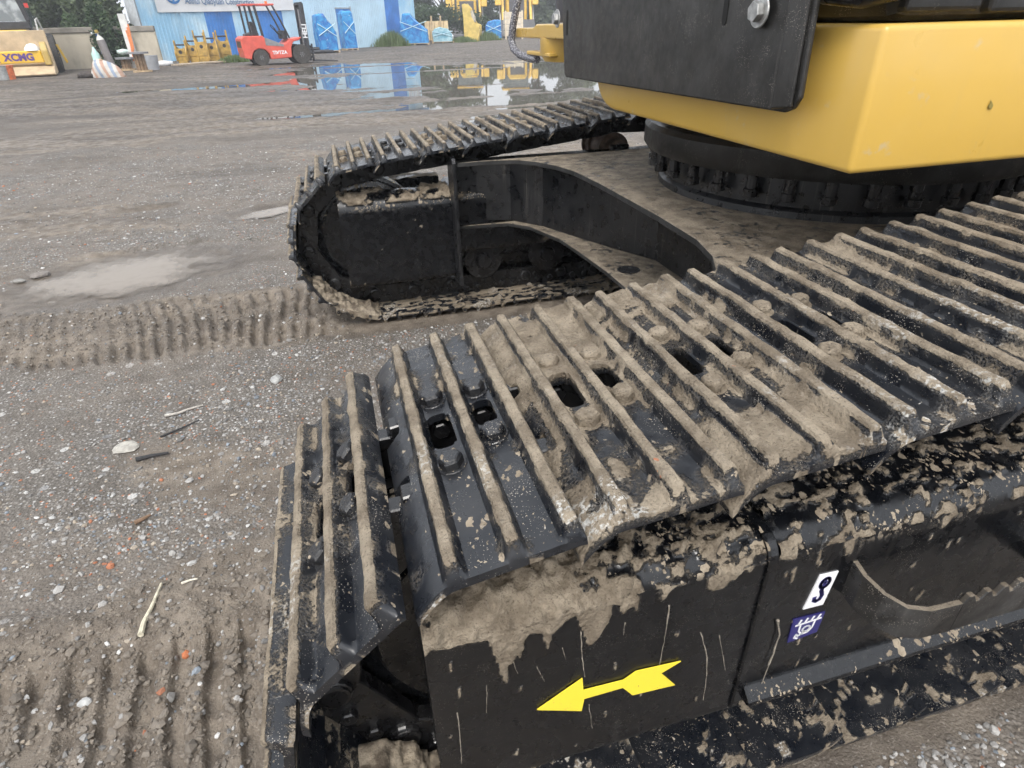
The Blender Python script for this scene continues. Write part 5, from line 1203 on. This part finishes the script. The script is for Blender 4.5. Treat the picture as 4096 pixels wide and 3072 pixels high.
def spool(px, py, r_, h, label, dy=0.):
    q = G(px, py); s_ = tag(empty('cable_spool', (q[0], q[1]+dy, 0)), label, 'cable spool', 'wooden cable spools')
    MB().lathe([(r_*.9, 0), (r_*.9, .06), (.05, .06)], (0, 0, 0), 'z', 22).build('lower_flange', M_WOOD, s_)
    MB().lathe([(r_, h-.06), (r_, h), (.05, h)], (0, 0, 0), 'z', 22).build('upper_flange', M_GREY, s_)
    for k in range(10): MB().box((r_*.42, -r_*.12, .062), (r_*.50, r_*.12, h-.062), Matrix.Rotation(k*.628, 4, 'Z')).build('stave', plain('stave_wood', (.24, .16, .10), .8, 0, .3, 9), s_)
    return s_
spool(308, 156, .36, .66, 'weathered wooden cable spool at the shed corner', .1); spool(268, 154, .32, .45, 'low brown cable spool right of the striped bag', .6)
p = G(268, 151); tag(mesh_np('plastic_bag', ICO_V*np.array([.28, .2, .12])+np.array([p[0]+.1, p[1]+.3, .62]), ICO_F, plain('pale_green_plastic', (.6, .72, .68), .35, 0, .2, 9)), 'crumpled pale green plastic bag on the low spool', 'bag')
p = G(297, 151); PT = tag(empty('white_gatepost', (p[0], p[1]+.2, 0)), 'white sheet metal post leaning at the shed corner with orange straps', 'post')
MB().box((-.16, -.10, 0), (.10, .06, 1.9)).build('post_body', plain('white_sheet', (.62, .62, .60), .5, 0, .15, 3), PT, .01)
for k in range(3): MB().tube([(-.05+.06*k, -.13, .3+.2*k), (.02+.05*k, -.15, .9+.25*k), (.0+.06*k, -.13, 1.35+.1*k)], .03, 6).build('orange_strap', plain('orange_fabric', (.72, .25, .1), .6), PT, smooth=True)
p = G(340, 150); tag(MB().lathe([(.2, 0), (.24, .5), (.25, .5), (.2, .05)], (p[0]-.05, p[1]-.3, 0), 'z', 20).build('tin_drum', plain('grey_tin', (.33, .34, .36), .5), smooth=True), 'grey tin drum against the shed corner beside the spool', 'drum')

# ---- small things lying on the yard near the tracks
def lay_stone(px, py, r_, c, label, flat=.6, seed=0, name='stone'):
    g = np.random.default_rng(seed); q = G(px, py); h = float(ground(np.array([q[0]]), np.array([q[1]]))[0][0])
    me = bmesh.new(); bmesh.ops.create_icosphere(me, subdivisions=2, radius=r_)
    for v in me.verts:
        k = 1+.45*(float(vn(v.co.x/r_*1.3+seed, v.co.y/r_*1.3, v.co.z/r_*1.3))-.5); v.co = Vector((v.co.x*k*1.25, v.co.y*k*.9, v.co.z*k*flat))
    m_ = bpy.data.meshes.new(name); me.to_mesh(m_); me.free(); m_.materials.append(plain(name+'_'+str(seed), c, .75, 0, .2, 60, .4))
    o = bpy.data.objects.new(name, m_); link(o); o.location = (q[0], q[1], h+r_*flat*.35); o.rotation_euler = (0, 0, g.uniform(0, 6)); return tag(o, label, 'stone')
lay_stone(275, 967, .040, (.40, .38, .34), 'flat cream coloured stone above the black sticks', .35, 1)
lay_stone(598, 822, .026, (.36, .36, .35), 'grey stone just left of the front shoe corner', .7, 2)
lay_stone(85, 592, .045, (.19, .17, .155), 'dark rock at the left end of the muddy puddle', .5, 3)
lay_stone(40, 605, .032, (.24, .23, .21), 'flat grey rock at the left picture edge by the puddle', .35, 4)
lay_stone(400, 1412, .010, (.5, .17, .075), 'orange brick chip in the near track prints', .7, 5)
lay_stone(188, 1525, .012, (.42, .42, .41), 'white round stone in the near track prints', .8, 6)
lay_stone(1030, 652, .030, (.47, .46, .44), 'white stone in front of the far track', .6, 7)
lay_stone(990, 655, .016, (.55, .17, .08), 'orange brick chip in front of the far track', .6, 8)
def stick(pxs, r_, c, label, name='stick', cat='stick'):
    pts = []
    for px, py in pxs:
        q = G(px, py); h = float(ground(np.array([q[0]]), np.array([q[1]]))[0][0]); pts.append((q[0], q[1], h+r_*.8+.004))
    n = len(pts); rs = [r_*(1-.5*k/(n-1)) for k in range(n)]
    return tag(MB().tube(pts, rs, 7).build(name, plain(name+label[:6], c, .7, 0, .25, 60, .3), smooth=True), label, cat)
stick([(297, 1000), (330, 992), (366, 983)], .009, (.03, .03, .032), 'short thick black stick below the cream stone')
stick([(348, 948), (390, 930), (432, 912)], .0045, (.035, .035, .037), 'long thin black stick right of the cream stone')
stick([(316, 1395), (322, 1365), (336, 1330), (354, 1272)], .0075, (.60, .55, .42), 'pale peeled twig standing in the mud clods', 'twig', 'twig')
stick([(397, 1270), (415, 1265), (432, 1262)], .004, (.66, .62, .52), 'small white bark strip near the track', 'bark_strip', 'bark')
stick([(293, 1135), (312, 1126), (328, 1117)], .008, (.19, .12, .075), 'brown wood chip among the white stones', 'wood_chip', 'wood')
stick([(358, 902), (385, 897), (410, 888), (440, 879)], .006, (.45, .42, .38), 'pale crumpled strip of cloth on the gravel', 'cloth_strip', 'cloth')

# damp hazy air over the yard
hz = MB().box((-140, -30, -1.), (140, 170, 14.)).build('haze', (lambda: None)() or bpy.data.materials.new('haze_air'))
hm = hz.data.materials[0]; hm.use_nodes = True; hm.node_tree.nodes.clear()
ho = hm.node_tree.nodes.new('ShaderNodeOutputMaterial'); hv = hm.node_tree.nodes.new('ShaderNodeVolumePrincipled')
hv.inputs['Color'].default_value = (.92, .95, 1, 1); hv.inputs['Density'].default_value = .0022; hv.inputs['Anisotropy'].default_value = .2
hm.node_tree.links.new(hv.outputs[0], ho.inputs['Volume']); tag(hz, 'thin damp haze filling the air of the yard', 'haze', kind='stuff')
